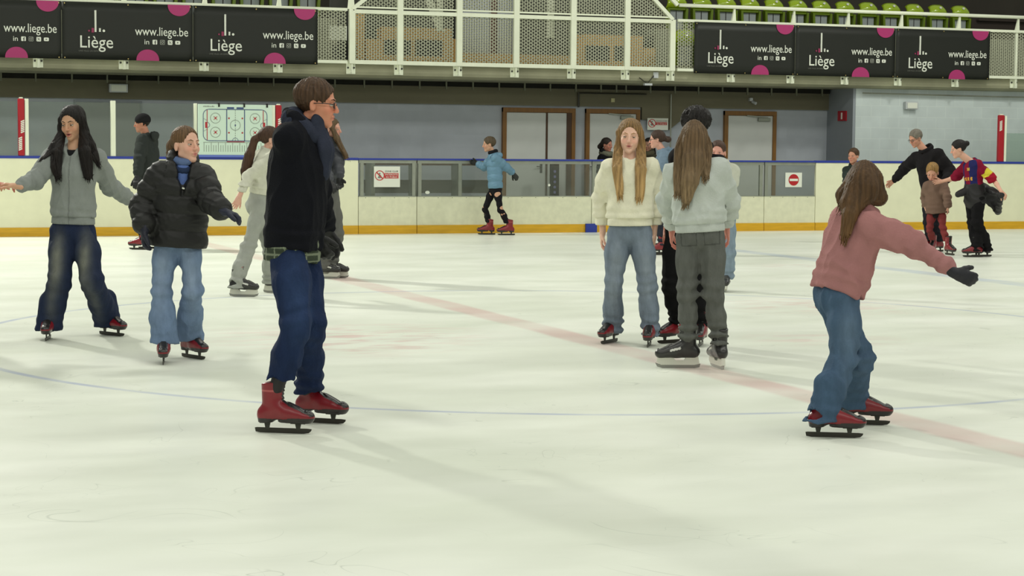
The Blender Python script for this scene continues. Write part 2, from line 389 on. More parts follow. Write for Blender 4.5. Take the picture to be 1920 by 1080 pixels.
def plain_post(pxl, pxr, z1, label):
    a, b = bx(pxl, VB, 240), bx(pxr, VB, 240)
    return tag(MB().box(a, b, VB+.0, VB+.06, 1.21, z1).build('glazing_post', M_white, bevel=.005), label, 'post', 'white glazing posts')
plain_post(47, 54, 2.06, 'white glazing post beside the red pad at far left')
plain_post(208, 217, 2.05, 'white glazing post between the long haired girl and the person in black hat')
plain_post(364, 370, 2.03, 'white glazing post at the left edge of the tactics board')
plain_post(511, 516, 2.02, 'white glazing post at the right edge of the tactics board')
plain_post(1884, 1888, 2.03, 'white glazing post beside the red pad at far right')
def pane(pl, pr, label, m=M_glass, z1=2.02):
    a, b = bx(pl, VB, 240), bx(pr, VB, 240)
    tag(MB().box(a, b, VB+.025, VB+.033, 1.211, z1).build('glass_panel', m), label, 'glass', 'protective glass above the boards')
pane(-60, 33, 'protective glass panel left of the red pad at far left')
pane(55, 207, 'protective glass panel behind the long haired girl')
pane(218, 363, 'protective glass panel behind the person in the black hat')
pane(1889, 2010, 'tinted protective glass panel at the right edge', M_glasst, 1.72)

# ------------------------------------------------------------------ tactics board
x0, x1 = bx(371, VB-.03, 240), bx(510, VB-.03, 240); z0, z1 = 1.24, 2.02
def wbp(u, v): return x0+(x1-x0)*u, z0+(z1-z0)*v
r = empty('tactics_board', ((x0+x1)/2, VB-.03, 1.24), 'large white ice hockey tactics board with rink diagram standing on the boards', 'whiteboard')
MB().box(x0, x1, VB-.04, VB-.022, z0-.03, z1).build('panel', M_whiteboard, r, bevel=.004)
lb = MB(); lr = MB(); lg = MB(); yy = VB-.045
bl, br_ = x0+.07*(x1-x0), x0+.93*(x1-x0); bt, bb = z0+.90*(z1-z0), z0+.28*(z1-z0); cr = .09
lb.box(bl+cr, br_-cr, yy, yy+.003, bt-.005, bt+.005).box(bl+cr, br_-cr, yy, yy+.003, bb-.005, bb+.005)
lb.box(bl-.004, bl+.004, yy, yy+.003, bb+cr, bt-cr).box(br_-.004, br_+.004, yy, yy+.003, bb+cr, bt-cr)
for (cx, cz, a) in ((bl+cr, bt-cr, PI/2), (br_-cr, bt-cr, 0), (bl+cr, bb+cr, PI), (br_-cr, bb+cr, 1.5*PI)): lb.ring((cx, cz), cr, .008, yy, 8, a0=a, a1=a+PI/2)
wd = br_-bl; hg = bt-bb; cxm = (bl+br_)/2; czm = (bt+bb)/2
for u in (.365, .645): lb.box(bl+wd*u-.006, bl+wd*u+.006, yy, yy+.003, bb, bt)
for u in (.06, .94): lr.box(bl+wd*u-.005, bl+wd*u+.005, yy, yy+.003, bb+.01, bt-.01)
lr.box(bl+wd*.365, bl+wd*.645, yy-.001, yy+.002, bb-.018, bb-.008)
for i in range(14): lg.box(cxm-.003, cxm+.003, yy, yy+.003, bb+hg*(i+.15)/14, bb+hg*(i+.7)/14)
for u in (.19, .81):
    for v in (.27, .72):
        c = (bl+wd*u, bb+hg*v); lg.ring(c, .078, .005, yy); lr.disc(c, .016, yy-.001, yy+.002, 12)
        for a in range(4): lr.box(c[0]+.03*math.cos(PI/4+a*PI/2)-.006, c[0]+.03*math.cos(PI/4+a*PI/2)+.006, yy, yy+.003, c[1]+.03*math.sin(PI/4+a*PI/2)-.006, c[1]+.03*math.sin(PI/4+a*PI/2)+.006)
for u in (.40, .61):
    for v in (.26, .72): lr.disc((bl+wd*u, bb+hg*v), .013, yy-.001, yy+.002, 12)
lg.ring((cxm, czm), .078, .005, yy); lb.disc((cxm, czm), .011, yy-.001, yy+.002, 12)
for sx, u in ((1, .06), (-1, .94)):
    lb.ring((bl+wd*u, czm), .04, .005, yy, a0=-PI/2 if sx > 0 else PI/2, a1=PI/2 if sx > 0 else 1.5*PI); lr.box(bl+wd*u-.018*sx-.012, bl+wd*u-.018*sx+.012, yy-.001, yy+.002, czm-.045, czm+.045)
    for s2 in (-1, 1): lg.bar((bl+wd*u-sx*.005, yy, czm+s2*.07), (bl+wd*u-sx*.06, yy, czm+s2*.10), .004, .003)
lb.ring((cxm, bb), .045, .005, yy, a0=0, a1=PI, n=16)
lb.box(cxm-.13, cxm-.02, yy, yy+.003, bt+.01, bt+.035).box(cxm+.02, cxm+.13, yy, yy+.003, bt+.01, bt+.035)
for i in range(26):
    X = x0+(.08+.032*i)*(x1-x0); lg.box(X-.0025, X+.0025, yy, yy+.003, z0+.05, z0+.05+(.10 if i % 3 else .14))
lg.box(x0+.08, x1-.25, yy, yy+.003, z0+.19, z0+.195)
rg = random.Random(3)
for k in range(9): lg.box(x0+.08+k*.02, x0+.092+k*.02, yy, yy+.003, bt+.035, bt+.035+rg.uniform(.01, .022))
dg_ = MB(); dg_.add(lb.v, lb.f); dg_.add(lr.v, lr.f); dg_.add(lg.v, lg.f); do_ = dg_.build('rink_diagram', M_lineblue, r)
do_.data.materials.append(M_linered); do_.data.materials.append(M_linegrey)
do_.data.polygons.foreach_set('material_index', [0]*len(lb.f)+[1]*len(lr.f)+[2]*len(lg.f))
MB().box(x0, x1, VB-.05, VB-.02, z0-.035, z0).build('pen_tray', mat('blue_tray', S((90, 110, 190)), .4), r)
for u in (.28, .62, .93):
    q = MB().box(x0+(x1-x0)*u-.012, x0+(x1-x0)*u+.012, VB-.055, VB+.0, z1-.04, z1+.02).build('clip', M_black, r)

# ------------------------------------------------------------------ doors
def door(n, pl, pr, leaves, closer):
    a, b = onv(pl, 205, VW-.04)[0], onv(pr, 205, VW-.04)[0]; y0 = VW-.05
    r = empty('door_%d' % n, ((a+b)/2, y0, 0)); r['kind'] = 'structure'
    f = MB().box(a, a+.07, y0-.03, VW, 0, 2.08).box(b-.07, b, y0-.03, VW, 0, 2.08).box(a, b, y0-.032, VW, 2.0, 2.08)
    f.build('door_frame', M_brown, r, bevel=.004)
    xs = [a+.07]+[a+.07+(b-a-.14)*u for u in leaves]+[b-.07]
    for i in range(len(xs)-1):
        g = .018
        lf = MB().box(xs[i]+(g if i else 0), xs[i+1]-(g if i < len(xs)-2 else 0), y0, VW, .01, 1.995).build('door_leaf', M_door, r)
        hx_ = xs[i+1]-.1 if i == 0 and len(xs) > 2 else xs[i]+.1
        if i == 0 or len(xs) == 2:
            h = MB().box(hx_-.02, hx_+.02, y0-.012, y0, .95, 1.12).tube([(hx_, y0-.012, 1.06), (hx_, y0-.05, 1.06), (hx_-.1, y0-.05, 1.06)], .009, 6).build('door_handle', M_dark, lf)
    for x in xs[1:-1]: MB().box(x-.018, x+.018, y0-.01, VW, 0, 2.0).build('meeting_strip', M_brownd, r)
    if len(leaves): MB().box(b-.16, b-.07, y0-.02, VW, 0, 2.0).build('side_strip', M_brownd, r)
    if closer:
        c = MB().box(b-.38, b-.14, y0-.06, y0, 1.90, 1.96).build('door_closer', M_steel, r, bevel=.005)
        MB().bar((b-.2, y0-.07, 1.97), (b-.62, y0-.05, 2.00), .015, .02).build('closer_arm', M_steel, c)
door(1, 942, 1078, [.62], False)
door(2, 1098, 1199, [], True)
door(3, 1358, 1455, [], True)
# grey flush door at the left, behind the glass
a, b = onv(142, 190, VW)[0], onv(262, 190, VW)[0]
r = empty('door_4', ((a+b)/2, VW, 0)); r['kind'] = 'structure'
MB().box(a, b, VW-.03, VW, 0, 2.06).build('door_leaf', mat('grey_flush_door', S((146, 150, 150)), .55), r)
MB().box(a-.03, a, VW-.04, VW, 0, 2.09).box(b, b+.03, VW-.04, VW, 0, 2.09).box(a, b, VW-.04, VW, 2.06, 2.09).build('door_frame', M_wallside, r)

# concrete pier with the slanted underside between doors 2 and 3
pa, pb_, pc_ = onv(1199, 205, VW)[0], onv(1263, 205, VW)[0], onv(1320, 205, VW)[0]
tag(MB().prism([(pa+.02, 2.12), (pa+.02, 1.9), (pa+.55, 1.9), (pa+.55, 1.72), (pb_+.42, 2.12)], VW-.07, VW).build('trim_4', M_beam), kind='structure')

# signs
def prohibition_sign(name, x0, x1, z0, z1, y, label, lines):
    r = empty(name, ((x0+x1)/2, y, z0), label, 'sign', 'prohibition signs'); W = x1-x0; H = z1-z0
    MB().box(x0, x1, y-.006, y, z0, z1).build('sign_panel', M_print, r)
    R_ = .17*W; c = (x0+.22*W, z0+.56*H)
    q = MB().ring(c, R_, .022*W*1.3, y-.010); q.bar((c[0]-R_*.7, y-.009, c[1]+R_*.7), (c[0]+R_*.7, y-.009, c[1]-R_*.7), .018, .003); q.build('red_ring', mat('sign_red', S((188, 50, 50)), .5), r)
    MB().disc((c[0], c[1]+R_*.42), R_*.18, y-.009, y-.006, 12).prism([(c[0]-R_*.12, c[1]+R_*.2), (c[0]+R_*.22, c[1]+R_*.15), (c[0]+R_*.45, c[1]-R_*.35), (c[0]+R_*.1, c[1]-R_*.62), (c[0]-R_*.45, c[1]-R_*.5), (c[0]-R_*.2, c[1]-.05*R_)], y-.009, y-.006).build('pictogram', M_linegrey, r)
    MB().box(x0+.40*W, x1-.06*W, y-.009, y-.006, z0+.42*H, z0+.68*H).build('red_box', _m['sign_red'], r)
    text_mb(lines[0], x0+.42*W, x1-.08*W, z0+.73*H, z0+.80*H, y-.011).build('lettering', M_black, r)
    text_mb(lines[1], x0+.43*W, x1-.09*W, z0+.57*H, z0+.65*H, y-.012).build('lettering', M_print, r)
    text_mb(lines[2], x0+.45*W, x1-.10*W, z0+.45*H, z0+.53*H, y-.012).build('lettering', M_print, r)
a, b = bx(701), bx(750); prohibition_sign('prohibition_sign', a, b, .745, 1.075, VB, 'white sign with red prohibition ring on the gate in the boards', ['ZONE CLUB', 'INTERDITE', 'AU PUBLIC'])
a, b = onv(1214, 230, VW-.08)[0], onv(1253, 230, VW-.08)[0]; prohibition_sign('prohibition_sign', a, b, 1.72, 1.93, VW-.072, 'small white and red prohibition sign on the concrete pier above the blonde girl', ['ZONE CLUB', 'INTERDITE', 'AU PUBLIC'])
a, b = bx(1473), bx(1504); r = empty('no_entry_sign', ((a+b)/2, VB, .77), 'white square sign with red no entry disc on the gate at right', 'sign')
MB().box(a, b, VB-.006, VB, .75, 1.0).build('sign_panel', M_print, r)
MB().disc(((a+b)/2, .875), .098, VB-.010, VB-.006, 32).build('red_disc', mat('no_entry_red', S((178, 24, 32)), .5), r)
MB().box((a+b)/2-.08, (a+b)/2+.08, VB-.013, VB-.009, .855, .895).build('white_bar', M_print, r)
# fire sign on the side wall
ys = 31.95
r = empty('fire_sign', (18.14, ys, 1.85), 'small red fire hose sign with white bar on the dark grey side wall', 'sign')
MB().box(18.128, 18.15, ys-.28, ys+.02, 1.92, 2.10).build('sign_panel', M_red, r)
MB().box(18.122, 18.13, ys-.15, ys-.11, 1.95, 2.07).build('white_bar', M_print, r)
# emergency lamps, camera, small boxes
def lampbox(px_, pw, z0, z1, y, label):
    X = onv(px_, 180, y)[0]; r = empty('emergency_lamp', (X, y, z0), label, 'emergency lamp', 'emergency lamps')
    MB().box(X-pw/2, X+pw/2, y-.09, y, z0, z1).build('housing', M_boxgrey, r, bevel=.01); MB().box(X-pw/2+.03, X+pw/2-.03, y-.1, y-.09, z0+.02, z1-.02).build('lens', M_print, r)
lampbox(221, .30, 2.22, 2.36, VW-.07, 'grey emergency lamp box on the dark beam at upper left')
lampbox(1706, .26, 2.14, 2.28, 31.44, 'white emergency lamp box on the white block wall at right')
X = onv(1408, 195, VW-.1)[0]
r = empty('security_camera', (X, VW-.06, 2.2), 'small white security camera on the beam above the third door', 'camera'); MB().box(X-.03, X+.03, VW-.12, VW-.06, 2.26, 2.32).build('bracket', M_boxgrey, r); MB().tube([(X+.02, VW-.12, 2.25), (X+.05, VW-.2, 2.22)], .028, 8).build('housing', M_boxgrey, r)
X = onv(1150, 192, VW-.1)[0]; tag(MB().box(X-.035, X+.035, VW-.09, VW-.06, 2.2, 2.27).build('junction_box', mat('cream_box', S((190, 185, 140)), .5), bevel=.006), 'small cream junction box on the beam above the second door', 'junction box')
X = onv(1225, 142, 31.15)[0]
r = empty('ceiling_bracket', (X-.05, 31.18, 2.47), 'small lamp on thin dark v-shaped wires hanging under the slab edge', 'lamp'); q = MB().tube([(X-.25, 31.18, 2.6), (X-.1, 31.18, 2.50), (X+.02, 31.18, 2.64)], .01, 5).build('wires', M_dark, r); MB().box(X-.17, X-.03, 31.12, 31.19, 2.47, 2.505).build('lamp_head', M_boxgrey, r); MB().box(X+.02, X+.1, 31.16, 31.2, 2.6, 2.7).build('wall_box', M_boxgrey, r)
# conduit and pipe
X = onv(1085, 180, VW-.1)[0]; tag(MB().tube([(X, VW-.1, 2.36), (X, VW-.1, 2.1)], .018, 8).tube([(X, VW-.1, 2.35), (X+1.3, VW-.1, 2.35)], .012, 6).build('conduit', M_dark), 'thin dark conduit running down the beam beside the double door', 'conduit')
X = onv(1258, 180, VW-.1)[0]; tag(MB().tube([(X, VW-.11, 2.36), (X, VW-.11, 1.3)], .014, 8).build('conduit', M_steel), 'thin pale vertical pipe beside the prohibition sign on the pier', 'pipe')
tag(MB().tube([(18.3, 31.38, 2.42), (21, 31.38, 2.40), (27, 31.38, 2.40)], .016, 6).build('cable_pipe', M_steel), 'long horizontal pipe along the top of the white block wall', 'pipe')

# benches behind the boards at the left of the windows
a, b = bx(690, 31.2), bx(935, 31.2)
r = empty('players_bench', ((a+b)/2, 31.3, 0), "long dark players' bench seen through the windowed boards", 'bench')
MB().box(a, b, 31.0, 31.4, .42, .47).build('seat', M_dark, r); MB().box(a, b, 31.4, 31.44, .62, .84).build('backrest', mat('bench_brown', S((70, 66, 54)), .7), r); MB().box(a, b, 31.38, 31.46, 1.08, 1.16).build('top_rail', mat('rail_brown', S((86, 60, 44)), .6), r)
for u in (.02, .35, .68, .98): MB().box(a+(b-a)*u-.03, a+(b-a)*u+.03, 31.05, 31.44, 0, 1.12).build('leg', M_steel, r)
X = bx(795); tag(MB().disc((X+.06, .66), .04, VB-.005, VB+.0, 7, zc=.7).build('torn_paper', M_print), 'scrap of white paper stuck low on the window beside the gate', 'paper')
X = bx(1030); tag(MB().disc((X, .78), .022, VB-.005, VB+.0, 8).build('torn_paper', M_print), 'tiny white sticker on the window in front of the double door', 'paper')
X = bx(1108); r = empty('marked_panel', (X, 31.9, 0), 'narrow dark panel with pale purple lettering behind the window', 'panel'); MB().box(X-.09, X+.07, 31.9, 31.94, 0, 1.16).build('panel', M_slot, r)
mm = MB()
for k in range(5): mm.disc((X-.01, .62+.09*k), .025, 31.895, 31.9, 8)
mm.build('marks', mat('purple_marks', S((120, 118, 170)), .5), r)
# ------------------------------------------------------------------ balcony rails, banners, mesh
YR = 31.12
def RX(px_): return onv(px_, 60, YR)[0]
def lattice(x0, x1, z0, z1, clip=None, W=.088, H=.056, y=YR+.02):
    m = MB(); hw, hh = W/2, H/2; t = .0078; nx = int((x1-x0)/hw)+1; nz = int((z1-z0)/hh)+1
    def ok(x, z): return x0-.001 <= x <= x1+.001 and z0-.001 <= z <= z1+.001 and (clip is None or clip(x, z))
    for i in range(nx+1):
        for j in range(nz+1):
            if (i+j) % 2: continue
            a = (x0+i*hw, z0+j*hh)
            for dx in (-1, 1):
                b = (a[0]+dx*hw, a[1]+hh)
                if ok(*a) and ok(*b):
                    n = np.array((-(b[1]-a[1]), b[0]-a[0])); n = n/np.linalg.norm(n)*t
                    v = [(a[0]+n[0], y, a[1]+n[1]), (a[0]-n[0], y, a[1]-n[1]), (b[0]-n[0], y, b[1]-n[1]), (b[0]+n[0], y, b[1]+n[1])]
                    v += [(p[0], y+.006, p[2]) for p in v]
                    m.add(v, [(0, 1, 2, 3), (7, 6, 5, 4), (0, 3, 7, 4), (1, 5, 6, 2)])
    return m
ZT2, ZT1, ZB = 3.60, 3.85, 2.755
def base_plate(X, parent, full=True, front=YR):
    p = MB().box(X-.075, X+.075, VR-.02, VR, 2.56, 2.76).build('base_plate', M_white, parent)
    for s in (-1, 1): MB().disc((X+s*.05, 2.66), .016, VR-.035, VR-.02, 8).build('bolt', M_dark, p)
    MB().box(X-.012, X+.012, YR-.01, VR-.02, 2.58, 2.8).build('web', M_white, p)
def railing(xl, xr, px_posts, label, sides):
    r = empty('balcony_railing', ((xl+xr)/2, YR, ZB), label, 'railing', 'white railings of the balcony')
    MB().tube([(xl, YR-.05, ZT1), (xr, YR-.05, ZT1)], .032, 10).build('handrail', M_white, r, smooth=True)
    MB().box(xl, xr, YR-.02, YR+.03, ZT2-.03, ZT2+.015).build('upper_rail', M_white, r)
    MB().box(xl, xr, YR-.02, YR+.03, ZB-.03, ZB+.02).build('lower_rail', M_white, r)
    for p in px_posts:
        X = RX(p)
        q = MB().box(X-.02, X+.02, YR+.0, YR+.05, ZB-.2, ZT2).add([(X-.008, YR-.05, ZT1), (X+.008, YR-.05, ZT1), (X-.04, YR-.02, ZT2), (X+.04, YR-.02, ZT2), (X-.008, YR-.02, ZT1), (X+.008, YR-.02, ZT1), (X-.04, YR+.03, ZT2), (X+.04, YR+.03, ZT2)], [(0, 2, 3, 1), (4, 5, 7, 6), (0, 4, 6, 2), (1, 3, 7, 5), (0, 1, 5, 4)])
        q.build('post', M_white, r); base_plate(X, r)
    for (a, b) in sides:
        lattice(RX(a), RX(b), ZB, ZT2-.02).build('wire_mesh', M_mesh, r)
    return r
XL, XRb = RX(660), RX(1261)
railing(-3, XL-.08, [72-165, 72, 233, 384, 523], 'white balcony railing with three dark banners at upper left', [(595, 650)])
railing(XRb+.095, 24, [1375, 1487, 1589, 1689, 1797, 1907, 2020], 'white balcony railing with three dark banners at upper right', [(1271, 1302), (1853, 1903), (1909, 2000)])
# central bay with tall mesh cage
r = empty('mesh_cage', ((XL+XRb)/2, YR, ZB), 'white framed mesh cage projecting in the middle of the balcony', 'cage')
posts = [660, 750, 861, 968, 1075, 1176, 1261]
TOP = 4.55
def clipf(x, z):
    return z < ZT2+.02+(x-XL)*.78 and z < ZT2+.02+(XRb-x)*.95
for i, p in enumerate(posts):
    X = RX(p); e = i in (0, 6)
    h = ZT2 if e else min(TOP, ZT2+(X-XL)*.78, ZT2+(XRb-X)*.95)
    MB().box(X-.05, X+.05, YR-.03, YR+.04, ZB-.03, h).build('post', M_white, r, bevel=.006); base_plate(X, r)
for z in (ZB, ZT2-.03):
    MB().box(XL, XRb, YR-.025, YR+.035, z-.035, z+.03).build('cross_rail', M_white, r, bevel=.005)
MB().box(XL, XRb, YR-.02, YR+.03, ZT2+.025, ZT2+.05).build('cross_rail', M_white, r)
MB().bar((XL, YR, ZT2), (XL+1.2, YR, ZT2+1.2*.78), .06, .06).build('sloping_rail', M_white, r)
MB().bar((XRb, YR, ZT2), (XRb-1.0, YR, ZT2+.95), .06, .06).build('sloping_rail', M_white, r)
MB().bar((XRb+.06, YR-.05, ZT1), (XRb-.5, YR-.05, ZT1+.55), .06, .06).build('handrail_slope', M_white, r)
MB().add([(XL-.03, YR-.05, ZT1+.25), (XL-.01, YR-.05, ZT1+.25), (XL-.07, YR-.02, ZT2), (XL+.04, YR-.02, ZT2), (XL-.03, YR, ZT1+.25), (XL-.01, YR, ZT1+.25), (XL-.07, YR+.03, ZT2), (XL+.04, YR+.03, ZT2)], [(0, 2, 3, 1), (4, 5, 7, 6), (0, 4, 6, 2), (1, 3, 7, 5)]).build('fin', M_white, r)
for i in range(6):
    a, b = RX(posts[i])+.05, RX(posts[i+1])-.05
    lattice(a, b, ZB+.02, ZT2-.03).build('wire_mesh', M_mesh, r)
    lattice(a, b, ZT2+.04, TOP, clipf).build('wire_mesh', M_mesh, r)

# banners
def banner(px0, px1, where):
    x0, x1 = RX(px0)+.004, RX(px1)-.004; W = x1-x0; zb, zt = 2.695, 3.575; H = zt-zb; y = YR-.035
    r = empty('banner', ((x0+x1)/2, y, zb), 'black banner reading Liège and www.liege.be, '+where, 'banner', 'black city banners on the balcony')
    g = MB(); nx, nz = 24, 6                # cloth with a very slight billow
    for i in range(nx+1):
        for j in range(nz+1):
            u, v = i/nx, j/nz; g.v.append((x0+W*u, y+.004*math.sin(u*9)*math.sin(v*PI), zb+H*v))
    for i in range(nx):
        for j in range(nz): a = i*(nz+1)+j; g.f.append((a, a+nz+1, a+nz+2, a+1))
    c = g.build('cloth', M_banner, r, smooth=True); sm = c.modifiers.new('thickness', 'SOLIDIFY'); sm.thickness = .003
    def X(u): return x0+W*u
    def Z(v): return zt-H*v
    yf = y-.009
    text_mb('Liège', X(.136), X(.385), Z(.865), Z(.585), yf).build('lettering', M_print, r)
    text_mb('www.liege.be', X(.553), X(.963), Z(.605), Z(.405), yf).build('lettering', M_print, r)
    text_mb('UNE VILLE, UN ESPRIT', X(.125), X(.285), Z(.868), Z(.838), yf).build('lettering', M_printd, r)
    l = MB().tube([(X(.252), yf, Z(.14)), (X(.252), yf, Z(.52))], .016, 8); l.tube([(X(.285), yf, Z(.45)), (X(.285), yf, Z(.515))], .015, 8); l.disc((X(.315), Z(.495)), .02, yf-.002, yf+.002, 10)
    l.build('emblem_white', M_print, r)
    l = MB().box(X(.222), X(.241), yf-.002, yf+.002, Z(.53), Z(.45)); l.disc((X(.203), Z(.5)), .015, yf-.002, yf+.002, 10); l.build('emblem_pink', M_pinkd, r)
    # social icons
    s = .036*W; cz = Z(.67)
    def rsq(cx, hs): 
        k = hs*.25; MB().prism([(cx-hs+k, cz-hs), (cx+hs-k, cz-hs), (cx+hs, cz-hs+k), (cx+hs, cz+hs-k), (cx+hs-k, cz+hs), (cx-hs+k, cz+hs), (cx-hs, cz+hs-k), (cx-hs, cz-hs+k)], yf-.001, yf+.002).build('icon', M_print, r)
    h = s/2; rsq(X(.705), h); rsq(X(.823), h)
    cx = X(.882); MB().prism([(cx-h*1.1, cz-h*.5), (cx-h*.8, cz-h*.8), (cx+h*.8, cz-h*.8), (cx+h*1.1, cz-h*.5), (cx+h*1.1, cz+h*.5), (cx+h*.8, cz+h*.8), (cx-h*.8, cz+h*.8), (cx-h*1.1, cz+h*.5)], yf-.001, yf+.002).build('icon', M_print, r)
    cx = X(.763)
    ic2 = MB(); ic2.ring((cx, cz), h*.45, .008, yf, 14); t = .007
    ic2.box(cx-h, cx+h, yf, yf+.002, cz-h, cz-h+t).box(cx-h, cx+h, yf, yf+.002, cz+h-t, cz+h).box(cx-h, cx-h+t, yf, yf+.002, cz-h, cz+h).box(cx+h-t, cx+h, yf, yf+.002, cz-h, cz+h).disc((cx+h*.6, cz+h*.6), .005, yf-.001, yf+.002, 6)
    ic2.build('icons_outline', mat('grey_print', S((165, 168, 158)), .5), r)
    text_mb('in', X(.643)-h, X(.643)+h, cz-h, cz+h, yf).build('lettering', M_print, r)
    dk = MB(); cx = X(.705); dk.box(cx, cx+.012, yf-.003, yf-.001, cz-h, cz+h*.4).box(cx-h*.3, cx+h*.5, yf-.003, yf-.001, cz-h*.1, cz+h*.12).box(cx+.004, cx+h*.55, yf-.003, yf-.001, cz+h*.45, cz+h*.7)
    cx = X(.823); dk.bar((cx-h*.5, yf-.002, cz+h*.55), (cx+h*.5, yf-.002, cz-h*.55), .007, .002).bar((cx+h*.5, yf-.002, cz+h*.55), (cx-h*.5, yf-.002, cz-h*.55), .004, .002)
    cx = X(.882); dk.prism([(cx-h*.25, cz-h*.35), (cx+h*.35, cz), (cx-h*.25, cz+h*.35)], yf-.003, yf-.001)
    dk.build('icon_cutouts', M_banner, r)
    R_ = .088*W; d = MB()
    d.v = []; pts = [(X(.893)+R_*math.cos(PI+PI*k/20)*(1 if k < 10 else 1.0), Z(.0)-R_*.98*abs(math.sin(PI*k/20))**.9) for k in range(21)]
    d.prism(pts, yf-.001, yf+.002).build('magenta_spot', M_pink, r)
    pts = [(X(.65)+R_*math.cos(PI*k/20), Z(1.0)+R_*.98*abs(math.sin(PI*k/20))**.9) for k in range(21)]
    MB().prism(pts, yf-.001, yf+.002).build('magenta_spot', M_pink, r)
    for u in (.02, .5, .98):
        for v in (.03, .975): MB().disc((X(u), Z(v)), .010, yf-.002, yf+.002, 8).build('grommet', mat('brass', S((190, 170, 110)), .3, metal=.7), r)
banner(-131, 115, 'cut off by left picture edge')
banner(115, 361, 'second from the left edge')
banner(361, 595, 'just left of the mesh cage')
banner(1300, 1490, 'just right of the mesh cage')
banner(1490, 1678, 'in the middle of the right trio')
banner(1678, 1855, 'the last towards the right edge')

# seats
def make_seat(x, y, z, label, group):
    r = empty('stadium_seat', (x, y, z), label, 'seat', group)
    # folded shell: bulging lime pan
    m = MB(); nu, nv = 10, 8
    for i in range(nu+1):
        for j in range(nv+1):
            u = -1+2*i/nu; v = j/nv; wd = .205-.035*v*v
            m.v.append((x+u*wd, y-.16*math.sin(min(1, v*1.15)*PI/2.)**1.+.20*v**2-.05*(1-u*u)+.03*abs(u)**3, z+.385+.25*v-.05*abs(u)**4*v))
    for i in range(nu):
        for j in range(nv): a = i*(nv+1)+j; m.f.append((a, a+nv+1, a+nv+2, a+1))
    s = m.build('seat_shell', M_lime, r, smooth=True); q = s.modifiers.new('t', 'SOLIDIFY'); q.thickness = .02; q.offset = -1
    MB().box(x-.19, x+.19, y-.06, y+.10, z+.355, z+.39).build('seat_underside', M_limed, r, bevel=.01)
    for sx in (-1, 1):
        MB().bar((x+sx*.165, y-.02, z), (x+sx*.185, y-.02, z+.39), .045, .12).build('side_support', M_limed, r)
    for sx in (-1, 1): MB().box(x+sx*.072-.062, x+sx*.072+.062, y+.0, y+.02, z+.0, z+.37).build('grey_panel', M_seatgrey, r)
    MB().disc((x-.0, z+.57), .022, y-.135, y-.11, 8).build('number_tag', M_print, r)
    return r
seat0 = None
def copy_seat(src, x, y, z, label, group):
    c = src.copy(); COL.objects.link(c); c.location = (x, y, z); c['label'] = label; c['group'] = group
    for ch in src.children:
        d = ch.copy(); COL.objects.link(d); d.parent = c
    return c
rx = [1268, 1315, 1361, 1405, 1450, 1495, 1539, 1583, 1627, 1670, 1714, 1757, 1800]
ordn = ['leftmost, beside the cage', 'second from the cage', 'third from the cage', 'fourth from the cage', 'fifth from the cage', 'sixth from the cage', 'seventh and middle one', 'seventh from the right end', 'sixth from the right end', 'fifth from the right end', 'fourth from the right end', 'third from the right end', 'second from the right end']
ordn[7] = 'sixth from the right end'; ordn[8] = 'fifth from the right end'; ordn[9] = 'fourth from the right end'; ordn[10] = 'third from the right end'; ordn[11] = 'second from the right end'; ordn[12] = 'last at the right end of the row'
for i, p in enumerate(rx):
    X = onv(p, 20, 33.05)[0]; lb_ = 'glossy lime green seat above the right banners, '+ordn[i]
    if seat0 is None: seat0 = make_seat(X, 33.05, 3.55, lb_, 'lime seats above the right banners')
    else: copy_seat(seat0, X, 33.05, 3.55, lb_, 'lime seats above the right banners')
q_ = copy_seat(seat0, onv(1284, 60, 32.0)[0], 32.0, 2.861, 'lime green seat seen through the mesh left of the right banners', 'lime seats behind the mesh'); tag(MB().box(14.5, 15.4, 31.9, 32.3, 2.79, 2.86).build('seat_plinth', M_conc), 'low concrete plinth under the lime seat behind the mesh', 'plinth')
lx = [30, 86, 142, 198, 254, 309, 363, 418, 471, 525, 577]
lo_ = ['at the left edge of the picture', 'second from the left edge', 'third from the left edge', 'fourth from the left edge', 'fifth from the left edge', 'in the middle of the row', 'fifth from the mesh cage', 'fourth from the mesh cage', 'third from the mesh cage', 'second from the mesh cage', 'nearest the mesh cage']
for i, p in enumerate(lx):
    copy_seat(seat0, onv(p, 8, 33.05)[0], 33.05, 3.55, 'lime seat support above the left banners, '+lo_[i], 'lime seats above the left banners')

# inside the bay: plywood benches and boxes, steel brackets, pillar
YB = 32.6
def BXR(a, b, y0p, y1p, dep, m, name, parent, yv=YB):
    p = onv(a, y1p, yv); q = onv(b, y0p, yv); zz = [onv((a+b)/2, y1p, yv)[2], onv((a+b)/2, y0p, yv)[2]]
    return MB().box(p[0], q[0], yv, yv+dep, max(2.79, zz[0]), zz[1]).build(name, m, parent)
c0 = onv(770, 110, YB)
r = empty('plywood_cabinet', (c0[0], YB, 2.79), 'stepped plywood cabinet with dark openings behind the left of the mesh cage', 'cabinet', 'plywood cabinets in the bay')
BXR(716, 847, 52, 120, .3, M_wood, 'upper_box', r); BXR(687, 716, 73, 120, .3, M_wood, 'side_box', r); BXR(847, 862, 73, 120, .3, M_wood, 'side_box', r)
BXR(720, 770, 75, 103, .02, M_black, 'opening_shade', r, YB-.015); BXR(779, 830, 75, 105, .02, M_black, 'opening_shade', r, YB-.015)  # black plates on the solid box give the shade inside its openings
c0 = onv(675, 50, YB)
tag(BXR(666, 684, 22, 190, .2, M_wood, 'timber_upright', None), 'narrow plywood panel behind the left end of the mesh cage', 'panel')
c0 = onv(1150, 110, YB)
r = empty('plywood_cabinet', (c0[0], YB, 2.79), 'plywood cabinet with dark openings behind the right of the mesh cage', 'cabinet', 'plywood cabinets in the bay')
